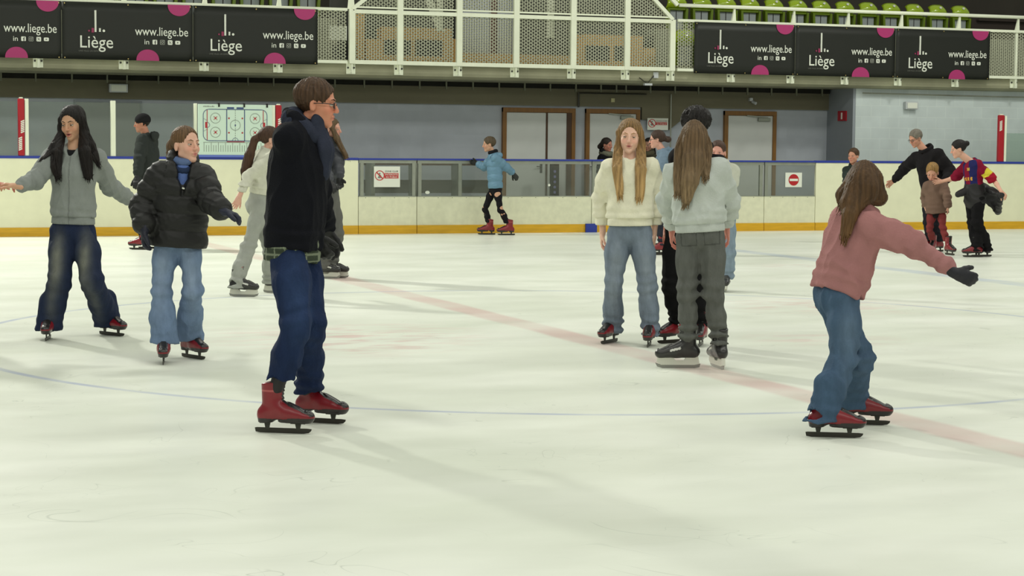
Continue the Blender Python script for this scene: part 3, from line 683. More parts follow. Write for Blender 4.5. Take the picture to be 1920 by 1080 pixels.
BXR(1092, 1206, 66, 125, .3, M_wood, 'upper_box', r); BXR(1080, 1092, 86, 125, .3, M_wood, 'side_box', r); BXR(1206, 1229, 90, 130, .3, M_wood, 'side_box', r)
BXR(1098, 1143, 86, 114, .02, M_black, 'opening_shade', r, YB-.015); BXR(1152, 1180, 86, 114, .02, M_black, 'opening_shade', r, YB-.015)  # black plates again, the openings' inner shade as colour
tag(BXR(868, 1078, 102, 126, .3, M_wood, 'plywood_bench', None), 'long low plywood bench between the two cabinets behind the mesh', 'bench')
tag(BXR(868, 922, -60, 104, .05, M_wallg, 'grey_panel', None, 32.95), 'grey panel left of the dark red pillar behind the mesh', 'panel')
tag(BXR(922, 932, -60, 104, .12, mat('dark_red_paint', S((84, 40, 36)), .6), 'pillar', None, 32.9), 'dark red pillar behind the middle of the mesh cage', 'pillar')
tag(BXR(932, 966, -60, 104, .05, M_wallg, 'grey_panel', None, 32.95), 'grey panel right of the dark red pillar behind the mesh', 'panel')
def bracket(px_, yb, label, diag):
    X = onv(px_, 60, 32.3)[0]; Z = onv(px_, yb, 32.3)[2]; r = empty('steel_bracket', (X, 32.3, Z), label, 'steel bracket', 'white steel brackets in the bay')
    MB().box(X-.045, X+.045, 32.28, 32.36, Z, 4.6).build('upright', M_white, r)
    if diag: MB().prism([(X-.04, Z), (X-.04, Z+.3), (X-.75, Z+1.9), (X-.9, Z+1.9)], 32.3, 32.34).build('brace', M_white, r)
    MB().box(X-.08, X+.08, 32.26, 32.38, Z-.02, Z).build('foot', M_white, r)
bracket(825, 56, 'white steel bracket with slanted brace behind the left of the mesh', True)
bracket(1033, 68, 'straight white steel bracket behind the right of the mesh', False)
a = onv(618, 75, YR+.05); b = onv(650, 49, YR+.05)
tag(MB().box(a[0], b[0], YR+.04, YR+.045, a[2], b[2]).build('notice', M_print), 'blank white notice behind the mesh right of the left banners', 'notice')
a = onv(632, 112, 32.2)
tag(MB().box(a[0], a[0]+.34, 32.2, 32.5, 2.79, 3.08).build('dark_box', M_black), 'dark box on the balcony floor behind the white notice', 'box')
# dark timber structure at the top right
a = onv(1835, 5, 33.4)
tag(MB().box(a[0]-.15, a[0]+3, 33.4, 34.2, 3.55, 3.98).box(a[0]-.05, a[0]+3, 33.3, 33.4, 3.93, 3.96).build('dark_partition', mat('dark_timber', S((44, 34, 26)), .7)), 'dark brown timber partition behind the end of the green seats', 'partition')
# ------------------------------------------------------------------ solid modeller: smooth distance fields -> meshes
def nrm(v): v = np.array(v, float); return v/(np.linalg.norm(v)+1e-12)
class Field:
    def __init__(s): s.p = []
    def cone(s, a, b, r1, r2, k=.012, side=None, fl=1., op='u'):
        s.p.append(('c', np.array(a, float), np.array(b, float), r1, r2, k, None if side is None else nrm(side), fl, op)); return s
    def chain(s, pts, rs, k=.02, side=None, fl=1., op='u'):
        for i in range(len(pts)-1): s.cone(pts[i], pts[i+1], rs[i], rs[i+1], k, side, fl, op)
        return s
    def ell(s, c, r, M=None, k=.012, op='u'):
        s.p.append(('e', np.array(c, float), np.array(r, float), np.eye(3) if M is None else M, k, op)); return s
    def cut(s, o, n, k=.006): s.p.append(('h', np.array(o, float), nrm(n), k)); return s
    def _d(s, q, P):
        if q[0] == 'c':
            _, a, b, r1, r2, k, side, fl, op = q; ba = b-a; L = max(ba@ba, 1e-9)
            t = np.clip((P-a)@ba/L, 0, 1); e = P-a-t[:, None]*ba; r = r1+(r2-r1)*t
            n0 = np.sqrt((e*e).sum(1))
            if side is None or fl == 1.: return n0-r
            en = e@side; n1 = np.sqrt(np.maximum(n0*n0+en*en*(1/fl**2-1), 1e-12))
            return (n1-r)*np.clip(n0/n1, fl, 1.)
        if q[0] == 'e':
            _, c, r, M, k, op = q; e = (P-c)@M; u = e/r; k0 = np.sqrt((u*u).sum(1))+1e-9; k1 = np.sqrt(((u/r)**2).sum(1))+1e-9
            return k0*(k0-1)/k1
        return (P-q[1])@q[2]
    def bound(s):
        lo = np.full(3, 1e9); hi = -lo
        for q in s.p:
            if q[0] == 'c' and q[8] == 'u':
                m = max(q[3], q[4])+q[5]
                for e in (q[1], q[2]): lo = np.minimum(lo, e-m); hi = np.maximum(hi, e+m)
            if q[0] == 'e' and q[5] == 'u':
                m = q[2].max()+q[4]; lo = np.minimum(lo, q[1]-m); hi = np.maximum(hi, q[1]+m)
        return lo, hi
    def comb(s, P, mask_from=None, marg=0.):
        """evaluate; P (nb, m, 3) blocks, mask_from block centres"""
        nb, m, _ = P.shape; D = np.full((nb, m), 1e3, np.float64)
        for q in s.p:
            k = q[5] if q[0] == 'c' else (q[4] if q[0] == 'e' else q[3]); op = q[8] if q[0] == 'c' else (q[5] if q[0] == 'e' else 'h')
            if mask_from is not None and op != 'h':
                dc = s._d(q, mask_from); idx = np.where(dc < marg+k+.03)[0]
                if len(idx) == 0: continue
            else: idx = np.arange(nb)
            d = s._d(q, P[idx].reshape(-1, 3)).reshape(len(idx), m); cur = D[idx]
            if op == 'u':
                h = np.clip(.5+.5*(cur-d)/k, 0, 1); D[idx] = cur*(1-h)+d*h-k*h*(1-h)
            elif op == 's':
                dd = -d; h = np.clip(.5-.5*(cur-dd)/k, 0, 1); D[idx] = cur*(1-h)+dd*h+k*h*(1-h)
            else:
                h = np.clip(.5-.5*(cur-d)/k, 0, 1); D[idx] = cur*(1-h)+d*h+k*h*(1-h)
        return D
    def mesh(s, h=.006, disp=None):
        lo, hi = s.bound(); lo = lo-.02-2*h; hi = hi+.02+2*h; B = 8
        nb = np.ceil((hi-lo)/(h*B)).astype(int)+1; ctr = np.stack(np.meshgrid(*[np.arange(n) for n in nb], indexing='ij'), -1).reshape(-1, 3)
        C = lo+(ctr+.5)*h*B; hd = h*B*.87
        dc = s.comb(C[:, None, :], None)[:, 0]; act = np.where(np.abs(dc) < hd*1.35+.02)[0]
        g = np.arange(B+1); G = np.stack(np.meshgrid(g, g, g, indexing='ij'), -1).reshape(-1, 3)
        dims = nb*B+1; V = np.where(True, np.float32(1), np.float32(1))*np.ones(dims, np.float32)
        # inside blocks
        ins = dc < 0
        blk = np.zeros(nb, bool); blk[tuple(ctr[ins].T)] = True
        V[:-1, :-1, :-1][np.repeat(np.repeat(np.repeat(blk, B, 0), B, 1), B, 2)] = -1
        for st in range(0, len(act), 300):
            a = act[st:st+300]; I = ctr[a][:, None, :]*B+G[None]; P = lo+I*h
            D = s.comb(P, C[a], hd*1.2)
            if disp is not None:
                sh = D.shape; Pf = P.reshape(-1, 3); Df = D.reshape(-1); nz = np.abs(Df) < .05
                if nz.any(): Df[nz] = disp(Pf[nz], Df[nz])
                D = Df.reshape(sh)
            V[I[..., 0], I[..., 1], I[..., 2]] = D
        # surface nets over the active cells
        gc = np.arange(B); Gc = np.stack(np.meshgrid(gc, gc, gc, indexing='ij'), -1).reshape(-1, 3)
        cells = (ctr[act][:, None, :]*B+Gc[None]).reshape(-1, 3); x, y, z = cells.T
        corner = [V[x+i, y+j, z+k] for i in (0, 1) for j in (0, 1) for k in (0, 1)]
        cs = np.stack(corner, 1); sg = cs < 0; mix_ = sg.any(1) & ~sg.all(1); cells = cells[mix_]; cs = cs[mix_]; sg = sg[mix_]
        off = np.array([(i, j, k) for i in (0, 1) for j in (0, 1) for k in (0, 1)], float)
        edges = [(a, b) for a in range(8) for b in range(a+1, 8) if np.abs(off[a]-off[b]).sum() == 1]
        acc = np.zeros((len(cells), 3)); cnt = np.zeros(len(cells))
        for a, b in edges:
            m = sg[:, a] != sg[:, b]; t = cs[m, a]/(cs[m, a]-cs[m, b]); acc[m] += off[a]+t[:, None]*(off[b]-off[a]); cnt[m] += 1
        verts = lo+(cells+acc/cnt[:, None])*h
        ids = {}; dm = dims.astype(np.int64); key = (cells[:, 0]*dm[1]+cells[:, 1])*dm[2]+cells[:, 2]; order = np.argsort(key); skey = key[order]
        def look(c):
            k = (c[:, 0]*dm[1]+c[:, 1])*dm[2]+c[:, 2]; p = np.clip(np.searchsorted(skey, k), 0, len(skey)-1); ok = skey[p] == k; return order[p], ok
        faces = []
        for ax in range(3):
            e = np.zeros(3, int); e[ax] = 1; ib = int(off.tolist().index(list(e.astype(float))))
            m = sg[:, 0] != sg[:, ib]; c = cells[m]; s0 = sg[m, 0]; u = np.zeros(3, int); v = np.zeros(3, int); u[(ax+1) % 3] = 1; v[(ax+2) % 3] = 1
            q = [look(c), look(c-u), look(c-u-v), look(c-v)]; ok = q[0][1] & q[1][1] & q[2][1] & q[3][1]
            F_ = np.stack([t[0] for t in q], 1)
            F_ = np.where(s0[:, None], F_, F_[:, ::-1]); faces.append(F_[ok])
        F_ = np.concatenate(faces)
        return verts, F_

def relax(v, f, it=1, lam=.5):
    n = len(v)
    for _ in range(it):
        acc = np.zeros_like(v); c = np.zeros(n)
        for i in range(4):
            a, b = f[:, i], f[:, (i+1) % 4]; np.add.at(acc, a, v[b]); np.add.at(acc, b, v[a]); np.add.at(c, a, 1); np.add.at(c, b, 1)
        v = v+lam*(acc/np.maximum(c, 1)[:, None]-v)
    return v

def mesh_obj(name, v, f, m, parent, col=None, origin=None, smooth=True):
    me = bpy.data.meshes.new(name); off = np.array(parent.location) if parent is not None else np.zeros(3)
    if parent is not None and parent.parent is not None: off = off+np.array(parent.parent.location)
    if origin is not None: off = origin
    vv = (v-off).astype(np.float32); me.vertices.add(len(vv)); me.vertices.foreach_set('co', vv.ravel())
    me.loops.add(f.size); me.loops.foreach_set('vertex_index', f.ravel().astype(np.int32)); me.polygons.add(len(f))
    me.polygons.foreach_set('loop_start', np.arange(0, f.size, f.shape[1], dtype=np.int32)); me.polygons.foreach_set('loop_total', np.full(len(f), f.shape[1], np.int32))
    me.update(calc_edges=True); me.validate()
    if smooth: me.polygons.foreach_set('use_smooth', [True]*len(me.polygons))
    if col is not None:
        at = me.color_attributes.new('Col', 'FLOAT_COLOR', 'POINT'); c = np.ones((len(v), 4), np.float32); c[:, :3] = col; at.data.foreach_set('color', c.ravel())
    o = bpy.data.objects.new(name, me); COL.objects.link(o); me.materials.append(m)
    if parent is not None: o.parent = parent
    return o

def rnd_dirs(seed, n):
    r = np.random.RandomState(seed); d = r.normal(size=(n, 3)); return d/np.linalg.norm(d, axis=1)[:, None], r.uniform(0, 6.28, n)
def wob(P, f, seed, st=(1, 1, 1)):
    d, ph = rnd_dirs(seed, 6); Q = P*np.array(st); o = np.zeros(len(P))
    for i in range(0, 6, 2): o += np.sin(Q@d[i]*f*(1+.35*i)+ph[i]+1.6*np.sin(Q@d[i+1]*f*.6+ph[i+1]))
    return o/3
def folds(P, f, seed, st=(1, 1, 1)):     # sharp-crested cloth folds, -.5 .. .5
    return .5-np.abs(wob(P, f, seed, st))**.75*1.15

M_skin = mat('skin', attr=True, rough=.5, noise=.03, nscale=30, spec=.35, sss=.12)
M_cloth = mat('cloth', attr=True, rough=.92, noise=.07, nscale=14, bump=.35, bscale=110, spec=.15)
M_denim = mat('denim', attr=True, rough=.85, noise=.13, nscale=26, bump=.5, bscale=150, stretch=(1, 1, .35), spec=.15)
M_nylon = mat('nylon', attr=True, rough=.55, noise=.04, nscale=10, bump=.1, bscale=60, spec=.35)
M_hair = mat('hair', attr=True, rough=.55, noise=.30, nscale=60, stretch=(1, 1, .06), bump=.5, bscale=160, spec=.25)
M_skate = mat('skate_shell', attr=True, rough=.35, noise=.06, nscale=20, spec=.5, coat=.15)
M_blade = mat('blade_steel', S((150, 150, 145)), .3, metal=.8)
M_bladed = mat('blade_dark', S((60, 58, 52)), .4, metal=.5)
M_eye = mat('eye', attr=True, rough=.15, spec=.5)

def Rz(yaw_dir, up=(0, 0, 1)):
    f = nrm(yaw_dir); u = np.array(up, float); u = nrm(u-f*(u@f)); l = np.cross(u, f)
    return np.stack([-l, f, u], 1)       # columns: right(x), forward(y), up(z)
def heading(deg, pitch=0.):
    a = math.radians(deg); h = -Fh*math.cos(a)+Rt*math.sin(a); p = math.radians(pitch); return h*math.cos(p)+Up*math.sin(p)

# --- skates
_sk = {}
def skate_mesh(kind):
    if kind in _sk: return _sk[kind]
    f = Field(); Y = np.array((0, 1, 0)); sd = np.array((1., 0, 0))
    zs = .062 if kind != 'hockey' else .075
    f.cone((0, -.095, zs+.035), (0, .02, zs+.035), .043, .042, .02, sd, .88).cone((0, .02, zs+.035), (0, .125, zs+.022), .044, .036, .02, (0, 0, 1), .9)
    f.cone((0, -.065, zs+.06), (0, -.062, zs+.19), .045, .053, .02, sd, .88).cone((0, -.03, zs+.07), (0, .07, zs+.04), .044, .034, .02)
    f.cone((0, -.045, zs+.10), (0, -.030, zs+.21), .036, .040, .02)      # tongue
    if kind != 'hockey': f.cone((0, -.095, zs-.01), (0, -.098, zs+.02), .037, .038, .008, sd, .9); f.ell((0, -.015, zs-.012), (.06, .035, .022), None, .01, 's')
    if kind != 'hockey': f.cone((0, .0, zs+.0), (0, .11, zs-.002), .03, .034, .01, (0, 0, 1), .35)
    f.cut((0, 0, zs-.010), (0, 0, -1), .003); f.cut((0, 0, zs+.215), (0, -.25, 1)); f.cone((0, -.05, zs+.16), (0, -.048, zs+.3), .034, .040, .01, op='s')
    lace = lambda P: (np.abs(P[:, 0]) < .024)
    def disp(P, d):
        m = (np.abs(P[:, 0]) < .022) & (P[:, 1] > -.05) & (P[:, 2] > zs+.05)
        return d-np.where(m, .0035*np.sin(P[:, 2]*330+P[:, 1]*200), 0)
    v, q = f.mesh(.0045, disp); v = relax(v, q, 1, .4)
    n = len(v); x, y, z = v.T
    if kind == 'hockey':
        c = np.tile(S((34, 33, 32)), (n, 1)); c[(z > zs+.20)] = S((150, 30, 36)); c[(np.abs(x) < .020) & (z > zs+.06) & (y > -.03) & (y < .10)] = S((60, 58, 54))
        m = (np.abs(y-.03) < .035) & (np.abs(z-(zs+.052)-(-.25)*(y-.03)) < .007) & (np.abs(x) > .025); c[m] = S((205, 205, 198))
    else:
        c = np.tile(S((124, 17, 29)), (n, 1))
        tongue = (z > zs+.075-.35*np.clip(y, -.05, .14)) & (y > -.045+.10*np.abs(x)/.04) & (np.abs(x) < .030)
        c[tongue] = S((30, 28, 27)); c[z > zs+.195] = S((32, 30, 28)); c[z < zs+.012+.006*(y > .03)] = S((30, 26, 25))
        c[(z > zs+.150) & (z < zs+.158) & (y < -.03)] = S((170, 80, 80))
    _sk[kind] = (v, q, c); return _sk[kind]
def blade_mesh(kind):
    key = 'b'+kind
    if key in _sk: return _sk[key]
    st = MB(); ho = MB()
    if kind == 'hockey':
        ho.add([(-.012, y, z) for y, z in ((-.125, .078), (-.135, .030), (-.10, .022), (.12, .022), (.150, .040), (.140, .078), (.05, .078), (.02, .050), (-.03, .050), (-.05, .078))]+[(.012, y, z) for y, z in ((-.125, .078), (-.135, .030), (-.10, .022), (.12, .022), (.150, .040), (.140, .078), (.05, .078), (.02, .050), (-.03, .050), (-.05, .078))],
               [tuple(range(10)), tuple(range(19, 9, -1))]+[((i+1) % 10, i, i+10, (i+1) % 10+10) for i in range(10)])
        pr = [(-.142, .030), (-.135, .006), (-.10, 0), (.11, 0), (.145, .010), (.158, .036), (.13, .026), (-.10, .026)]
    else:
        for yc in (-.085, .075): ho.add([(sx*.004, yc+dy, z) for sx in (-1, 1) for dy, z in ((-.018, .062), (-.009, .02), (.009, .02), (.018, .064))], [(0, 1, 2, 3), (7, 6, 5, 4), (0, 4, 5, 1), (1, 5, 6, 2), (2, 6, 7, 3), (3, 7, 4, 0)])
        ho.box(-.020, .020, -.120, -.07, .050, .056).box(-.022, .022, .04, .115, .050, .056)
        pr = [(-.150, .024), (-.146, .004), (-.12, 0), (.10, 0), (.13, .004), (.142, .014), (.145, .024), (.12, .026), (-.14, .026)]
    n = len(pr); st.add([(-.002, y, z) for y, z in pr]+[(.002, y, z) for y, z in pr], [tuple(range(n)), tuple(range(2*n-1, n-1, -1))]+[((i+1) % n, i, i+n, (i+1) % n+n) for i in range(n)])
    out = []
    if kind != 'hockey':
        posts_ = []
        for yc, yb in ((-.085, (-.120, -.07)), (.075, (.04, .115))):
            h_ = MB(); h_.add([(sx*.004, yc+dy, z) for sx in (-1, 1) for dy, z in ((-.018, .062), (-.009, .02), (.009, .02), (.018, .064))], [(0, 1, 2, 3), (7, 6, 5, 4), (0, 4, 5, 1), (1, 5, 6, 2), (2, 6, 7, 3), (3, 7, 4, 0)]); h_.box(-.020, .020, yb[0], yb[1], .050, .056); posts_.append(h_)
    for mb, m in [(st, M_blade if kind == 'hockey' else M_bladed), (ho, None)] [:1]+([(ho, mat('holder_white', S((205, 205, 192)), .4))] if kind == 'hockey' else [(h_, M_dark) for h_ in posts_]):
        me = bpy.data.meshes.new('blade'); me.from_pydata(mb.v, [], mb.f); me.update(); bm = bmesh.new(); bm.from_mesh(me); bmesh.ops.recalc_face_normals(bm, faces=bm.faces); bm.to_mesh(me); bm.free(); me.materials.append(m); out.append(me)
    _sk[key] = out; return out
_skm = {}
def add_skate(parent, pos, head_dir, kind='red', sc=1., tilt=0., label=None):
    if kind not in _skm:
        v, q, c = skate_mesh(kind); o = mesh_obj('ice_skate', v, q, M_skate, None, c); _skm[kind] = o.data; bpy.data.objects.remove(o)
    o = bpy.data.objects.new('ice_skate', _skm[kind]); COL.objects.link(o); o.parent = parent
    M = Rz(head_dir)
    if tilt:      # lean of the blade about its length
        a = math.radians(tilt); R = np.array([[math.cos(a), 0, math.sin(a)], [0, 1, 0], [-math.sin(a), 0, math.cos(a)]]); M = M@R
    m4 = Matrix([list(M[i]*sc)+[float(pos[i]-parent.location[i])] for i in range(3)]+[[0, 0, 0, 1]]); o.matrix_local = m4
    for me, nm in zip(blade_mesh(kind), ('blade', 'blade_holder', 'blade_holder')):
        b = bpy.data.objects.new(nm, me); COL.objects.link(b); b.parent = o
    return o

# --- hands
def hand(f, wr, d, n, t, s=1., curl=.35, grow=0., thumb=.0, spread=1., k=.004):
    """wr wrist point, d direction of the fingers, n palm normal, t towards the thumb"""
    d = nrm(d); n = nrm(np.array(n)-d*(np.array(n)@d)); t = nrm(np.array(t)-d*(np.array(t)@d)-n*(np.array(t)@n)); g = grow
    f.cone(wr-d*.02*s, wr+d*.03*s, .025*s+g, .029*s+g, .015, n, .72)
    f.cone(wr+d*.035*s+t*.012*s, wr+d*.078*s+t*.016*s, .026*s+g, .024*s+g, .012, n, .5)
    f.cone(wr+d*.035*s-t*.010*s, wr+d*.076*s-t*.016*s, .024*s+g, .023*s+g, .012, n, .5)
    for i, (o, L) in enumerate(((.030, .068), (.0105, .078), (-.0095, .073), (-.0285, .057))):
        p = wr+d*(.086-.004*abs(i-1))*s+t*o*s*1.0; dd = nrm(d+t*(1.5-i)*.07*spread); r = (.0088, .009, .0086, .0077)[i]*s; c = curl*(1+.12*i)
        for j, u in enumerate((.45, .31, .24)):
            a = c*(.55 if j == 0 else 1.1); dd = nrm(dd*math.cos(a)+n*math.sin(a)*1.0); q = p+dd*L*u*s
            f.cone(p, q, r*(1-.08*j)+g, r*(.92-.1*j)+g, k); p = q
    p = wr+d*.026*s+t*.026*s; dd = nrm(d*.72+t*.62+n*(.35+thumb)); r = .0125*s
    for u in (.038, .032, .024):
        q = p+dd*u*s; f.cone(p, q, r+g, r*.86+g, .007); p = q; r *= .86; dd = nrm(dd+d*.28+n*.12)

# --- the whole person
def solve_depth(px_, py_, anchor, L, sign, D0):
    best = None
    for dd in np.linspace(-.55, .55, 111):
        p = atd(px_, py_, D0+dd); e = abs(np.linalg.norm(p-anchor)-L)-.0005*sign*dd*10
        if best is None or e < best[0]: best = (e, p)
    return best[1]

def person(label, H, feet, pv, nk, hd, face, head, hpitch=0., htilt=0., arms=None, res=.006, build=1., skin=(214, 164, 138), D=None, skate='red', skate_s=1., knees=None,
           top=None, legs=None, hair=None, gloves=None, extras=None, hs=1., dpv=0., dnk=0., dhd=0., mouth=0., hand_curl=.4, shoulder=1., group='people', bare_arms=False, lips=(178, 96, 92), brow=(90, 66, 48), foot_z=(0, 0)):
    s = H/1.70
    fp = []
    if D is None:
        for q in feet: fp.append(onz(q[0], q[1]))
        D = float(np.mean([p@Fh for p in fp]))
    else:
        for q in feet: p = atd(q[0], q[1], D); p[2] = 0; fp.append(p)
    base = np.mean(fp, 0); base[2] = 0
    root = empty('person', base, label, 'person', group)
    J = lambda q, dd=0.: atd(q[0], q[1], D+dd)
    PV, NK, HD = J(pv, dpv), J(nk, dnk), J(hd, dhd)
    tf = heading(face); up = nrm(NK-PV); tf = nrm(tf-up*(tf@up)); left = np.cross(up, tf)
    hf = heading(head, hpitch); HM = Rz(hf)
    if htilt:
        a = math.radians(htilt); HM = HM@np.array([[math.cos(a), 0, math.sin(a)], [0, 1, 0], [-math.sin(a), 0, math.cos(a)]])
    hsz = hs*(.93+.07*s)
    hp = lambda x, y, z: HD+HM@(np.array((x, y, z))*hsz)
    # legs
    K, A, HP = [], [], []
    for i in (0, 1):
        sg = 1 if i == 0 else -1
        hip = PV+left*sg*.085*s*build; HP.append(hip)
        hdir = heading(feet[i][2]); tilt = feet[i][3] if len(feet[i]) > 3 else 0
        sk = add_skate(root, fp[i]+Up*foot_z[i], hdir, skate, skate_s*(.80+.2*s), tilt) if skate else None
        zs = .062 if skate else 0
        M = Rz(hdir)
        if tilt:
            a = math.radians(tilt); M = M@np.array([[math.cos(a), 0, math.sin(a)], [0, 1, 0], [-math.sin(a), 0, math.cos(a)]])
        ank = fp[i]+Up*foot_z[i]+M@np.array((0, -.065, zs+.085))*skate_s*(.80+.2*s); A.append(ank)
        if knees: kn = solve_depth(knees[i][0], knees[i][1], hip, .245*H, knees[i][2] if len(knees[i]) > 2 else -1, D)
        else:
            m = hip+(ank-hip)*.49; L = np.linalg.norm(ank-hip); x = max(0, (.25*H)**2-(L*.5)**2)**.5; kn = m+tf*min(x, .16)*.7
        K.append(kn)
    # arms
    SH = [NK+left*sg*.155*s*build*shoulder-up*.055*s for sg in (1, -1)]; E, Wr, HDir = [], [], []
    for i in (0, 1):
        sg = 1 if i == 0 else -1; a = arms[i] if arms and arms[i] else None
        if a is None:
            e = SH[i]-up*.27*s+left*sg*.06*s; w_ = e-up*.24*s+tf*.06*s; hd_ = nrm(w_-e)
        else:
            e = solve_depth(a[0][0], a[0][1], SH[i], .175*H, a[0][2], D); w_ = solve_depth(a[1][0], a[1][1], e, .15*H, a[1][2], float(e@Fh))
            hd_ = nrm(w_-e)
            if len(a) > 2: hd_ = nrm(atd(a[2][0], a[2][1], float(w_@Fh)+(a[2][2] if len(a[2]) > 2 else 0.))-w_)
        E.append(e); Wr.append(w_); HDir.append(hd_)
    # ---- body, one continuous mesh
    f = Field(); b = build; WA = PV+(NK-PV)*.36; CH = PV+(NK-PV)*.70
    f.cone(PV, WA, .108*s*b, .100*s*b, .03, tf, .70).cone(WA, CH, .108*s*b, .128*s*b, .03, tf, .70).cone(CH, NK-up*.05*s, .125*s*b, .075*s*b, .04, tf, .7)
    f.cone(SH[0], SH[1], .048*s, .048*s, .03)
    f.cone(NK-up*.03, hp(0, -.022, -.075), .056*s, .050*s*min(1, b), .03)
    for i in (0, 1):
        ah = .85 if not bare_arms else .92
        f.chain([SH[i], SH[i]+(E[i]-SH[i])*.45, E[i]], [.047*s*ah, .043*s*ah, .037*s*ah], .02).chain([E[i], E[i]+(Wr[i]-E[i])*.3, Wr[i]], [.037*s*ah, .037*s*ah, .0235*s], .015)
        f.chain([HP[i], HP[i]+(K[i]-HP[i])*.4, K[i]], [.068*s, .062*s, .047*s], .03).chain([K[i], K[i]+(A[i]-K[i])*.35, A[i]], [.044*s, .044*s, .033*s], .02)
        f.cone(A[i], A[i]+heading(feet[i][2])*.10*s-Up*.035, .034*s, .028*s, .02)
    # head
    e = lambda c, r, k=.01, op='u': f.ell(hp(*c), np.array(r)*hsz, HM, k, op)
    e((0, -.012, .035), (.074, .094, .083), .01); e((0, .022, -.025), (.060, .064, .078), .02)
    f.cone(hp(-.046, .0, -.055), hp(0, .058, -.092), .017, .017, .02).cone(hp(.046, .0, -.055), hp(0, .058, -.092), .017, .017, .02)
    e((0, .066, -.092), (.020, .016, .015), .012)
    for sx in (-1, 1):
        e((sx*.036, .056, -.026), (.022, .020, .024), .015); f.cone(hp(sx*.014, .080, .026), hp(sx*.040, .070, .026), .010, .009, .01)
        e((sx*.031, .094, .004), (.017, .013, .0105), .008, 's')
        e((sx*.0745, -.010, -.008), (.008, .017, .029), .006); e((sx*.081, -.004, -.006), (.004, .009, .017), .003, 's')
    f.cone(hp(0, .084, .016), hp(0, .103, -.026), .0085, .0115, .007)
    for sx in (-1, 1): e((sx*.0105, .094, -.030), (.0075, .009, .007), .005)
    e((0, .082, -.054), (.025, .012, .0075), .005); e((0, .080, -.067-.012*mouth), (.021, .012, .0075), .005)
    e((0, .096, -.0605-.006*mouth), (.020, .016, .0016+.0075*mouth), .002, 's')
    for i in (0, 1):
        sg = 1 if i == 0 else -1; ha = arms[i][3] if arms and arms[i] and len(arms[i]) > 3 else {}
        nn = ha.get('n', -left*sg if abs(HDir[i]@left) < .6 else -Up); tt = ha.get('t', tf if abs(HDir[i]@tf) < .8 else up)
        hand(f, Wr[i], HDir[i], nn, tt, s*.98, ha.get('curl', hand_curl))
    v, q = f.mesh(res); v = relax(v, q, 1, .35)
    loc = (v-HD)@HM/hsz; base_c = np.array(S(skin)); c = np.tile(base_c, (len(v), 1))
    inh = (np.abs(loc).max(1) < .16)
    def blend(m, cc, a): c[:] = c*(1-(m*a)[:, None])+np.array(cc)*(m*a)[:, None]
    g = lambda x0, y0, sx, sy: np.exp(-((np.abs(loc[:, 0])-x0)/sx)**2-((loc[:, 2]-y0)/sy)**2)*inh*(loc[:, 1] > .045)
    blend(np.clip(g(0, -.0605-.006*mouth, .019, .012+.008*mouth)*1.6-.35, 0, 1), S(lips), .9)
    blend(g(.036, -.028, .022, .018), S((min(255, skin[0]+4), skin[1]-30, skin[2]-24)), .45)
    blend(g(0, -.024, .012, .014), S((skin[0], skin[1]-22, skin[2]-18)), .35)
    zan = np.minimum(np.linalg.norm(v-A[0], axis=1), np.linalg.norm(v-A[1], axis=1)); blend((zan < .26*s)*1., S((34, 33, 34)), 1.)
    if mouth: blend(np.clip(g(0, -.0605-.006*mouth, .016, .0045*mouth+.002)*1.5-.4, 0, 1), S((70, 26, 26)), .95)
    hnd = np.minimum(np.linalg.norm(v-Wr[0], axis=1), np.linalg.norm(v-Wr[1], axis=1)); blend((hnd > .10*s)*(hnd < .2)*1. if not bare_arms else 0*hnd, S((skin[0], skin[1]-26, skin[2]-22)), .4)
    body = mesh_obj('body', v, q, M_skin, root, c)
    # eyes and brows
    for sx in (-1, 1):
        me = MB(); n1, n2 = 20, 14; ec = hp(sx*.031, .0755, .003); r_ = .0125*hsz
        vv = []
        for i in range(n2+1):
            for j in range(n1):
                th = PI*i/n2; ph = 2*PI*j/n1; vv.append((math.sin(th)*math.cos(ph), math.cos(th), math.sin(th)*math.sin(ph)))
        vv = np.array(vv); ff = np.array([(i*n1+j, (i+1)*n1+j, (i+1)*n1+(j+1) % n1, i*n1+(j+1) % n1) for i in range(n2) for j in range(n1)])
        cc = np.tile(S((178, 172, 160)), (len(vv), 1)); rr = np.hypot(vv[:, 0]*1., vv[:, 2]); fr = vv[:, 1] > 0
        cc[fr & (rr < .60)] = S((70, 66, 58)); cc[fr & (rr < .28)] = S((12, 12, 12)); cc[(vv[:, 2] > .26)] = base_c*.82; cc[(vv[:, 2] > .16) & (vv[:, 2] <= .32) & fr] = np.array(S(brow))*.6; cc[(vv[:, 2] < -.32)] = base_c*.88
        mesh_obj('eye', ec+(vv*r_)@HM.T, ff, M_eye, root, cc)
        if res < .0058:
            bf = Field(); bf.chain([hp(sx*.014, .0905, .0245), hp(sx*.030, .0875, .0310), hp(sx*.047, .0745, .0265)], [.0026, .0028, .0014], .003); bv, bq = bf.mesh(.0022); mesh_obj('eyebrow', bv, bq, M_hair, root, np.tile(S(brow), (len(bv), 1)))
    ctx = dict(root=root, PV=PV, NK=NK, HD=HD, up=up, tf=tf, left=left, SH=SH, E=E, W=Wr, K=K, A=A, HP=HP, s=s, b=b, hp=hp, HM=HM, hsz=hsz, res=res, WA=WA, CH=CH, D=D, HDir=HDir, feet=feet, fp=fp, hand_args=(arms, hand_curl))
    if top:
        for t_ in (top if isinstance(top, list) else [top]): garment_top(ctx, **t_)
    if legs: garment_legs(ctx, **legs)
    if hair: hair_build(ctx, **hair)
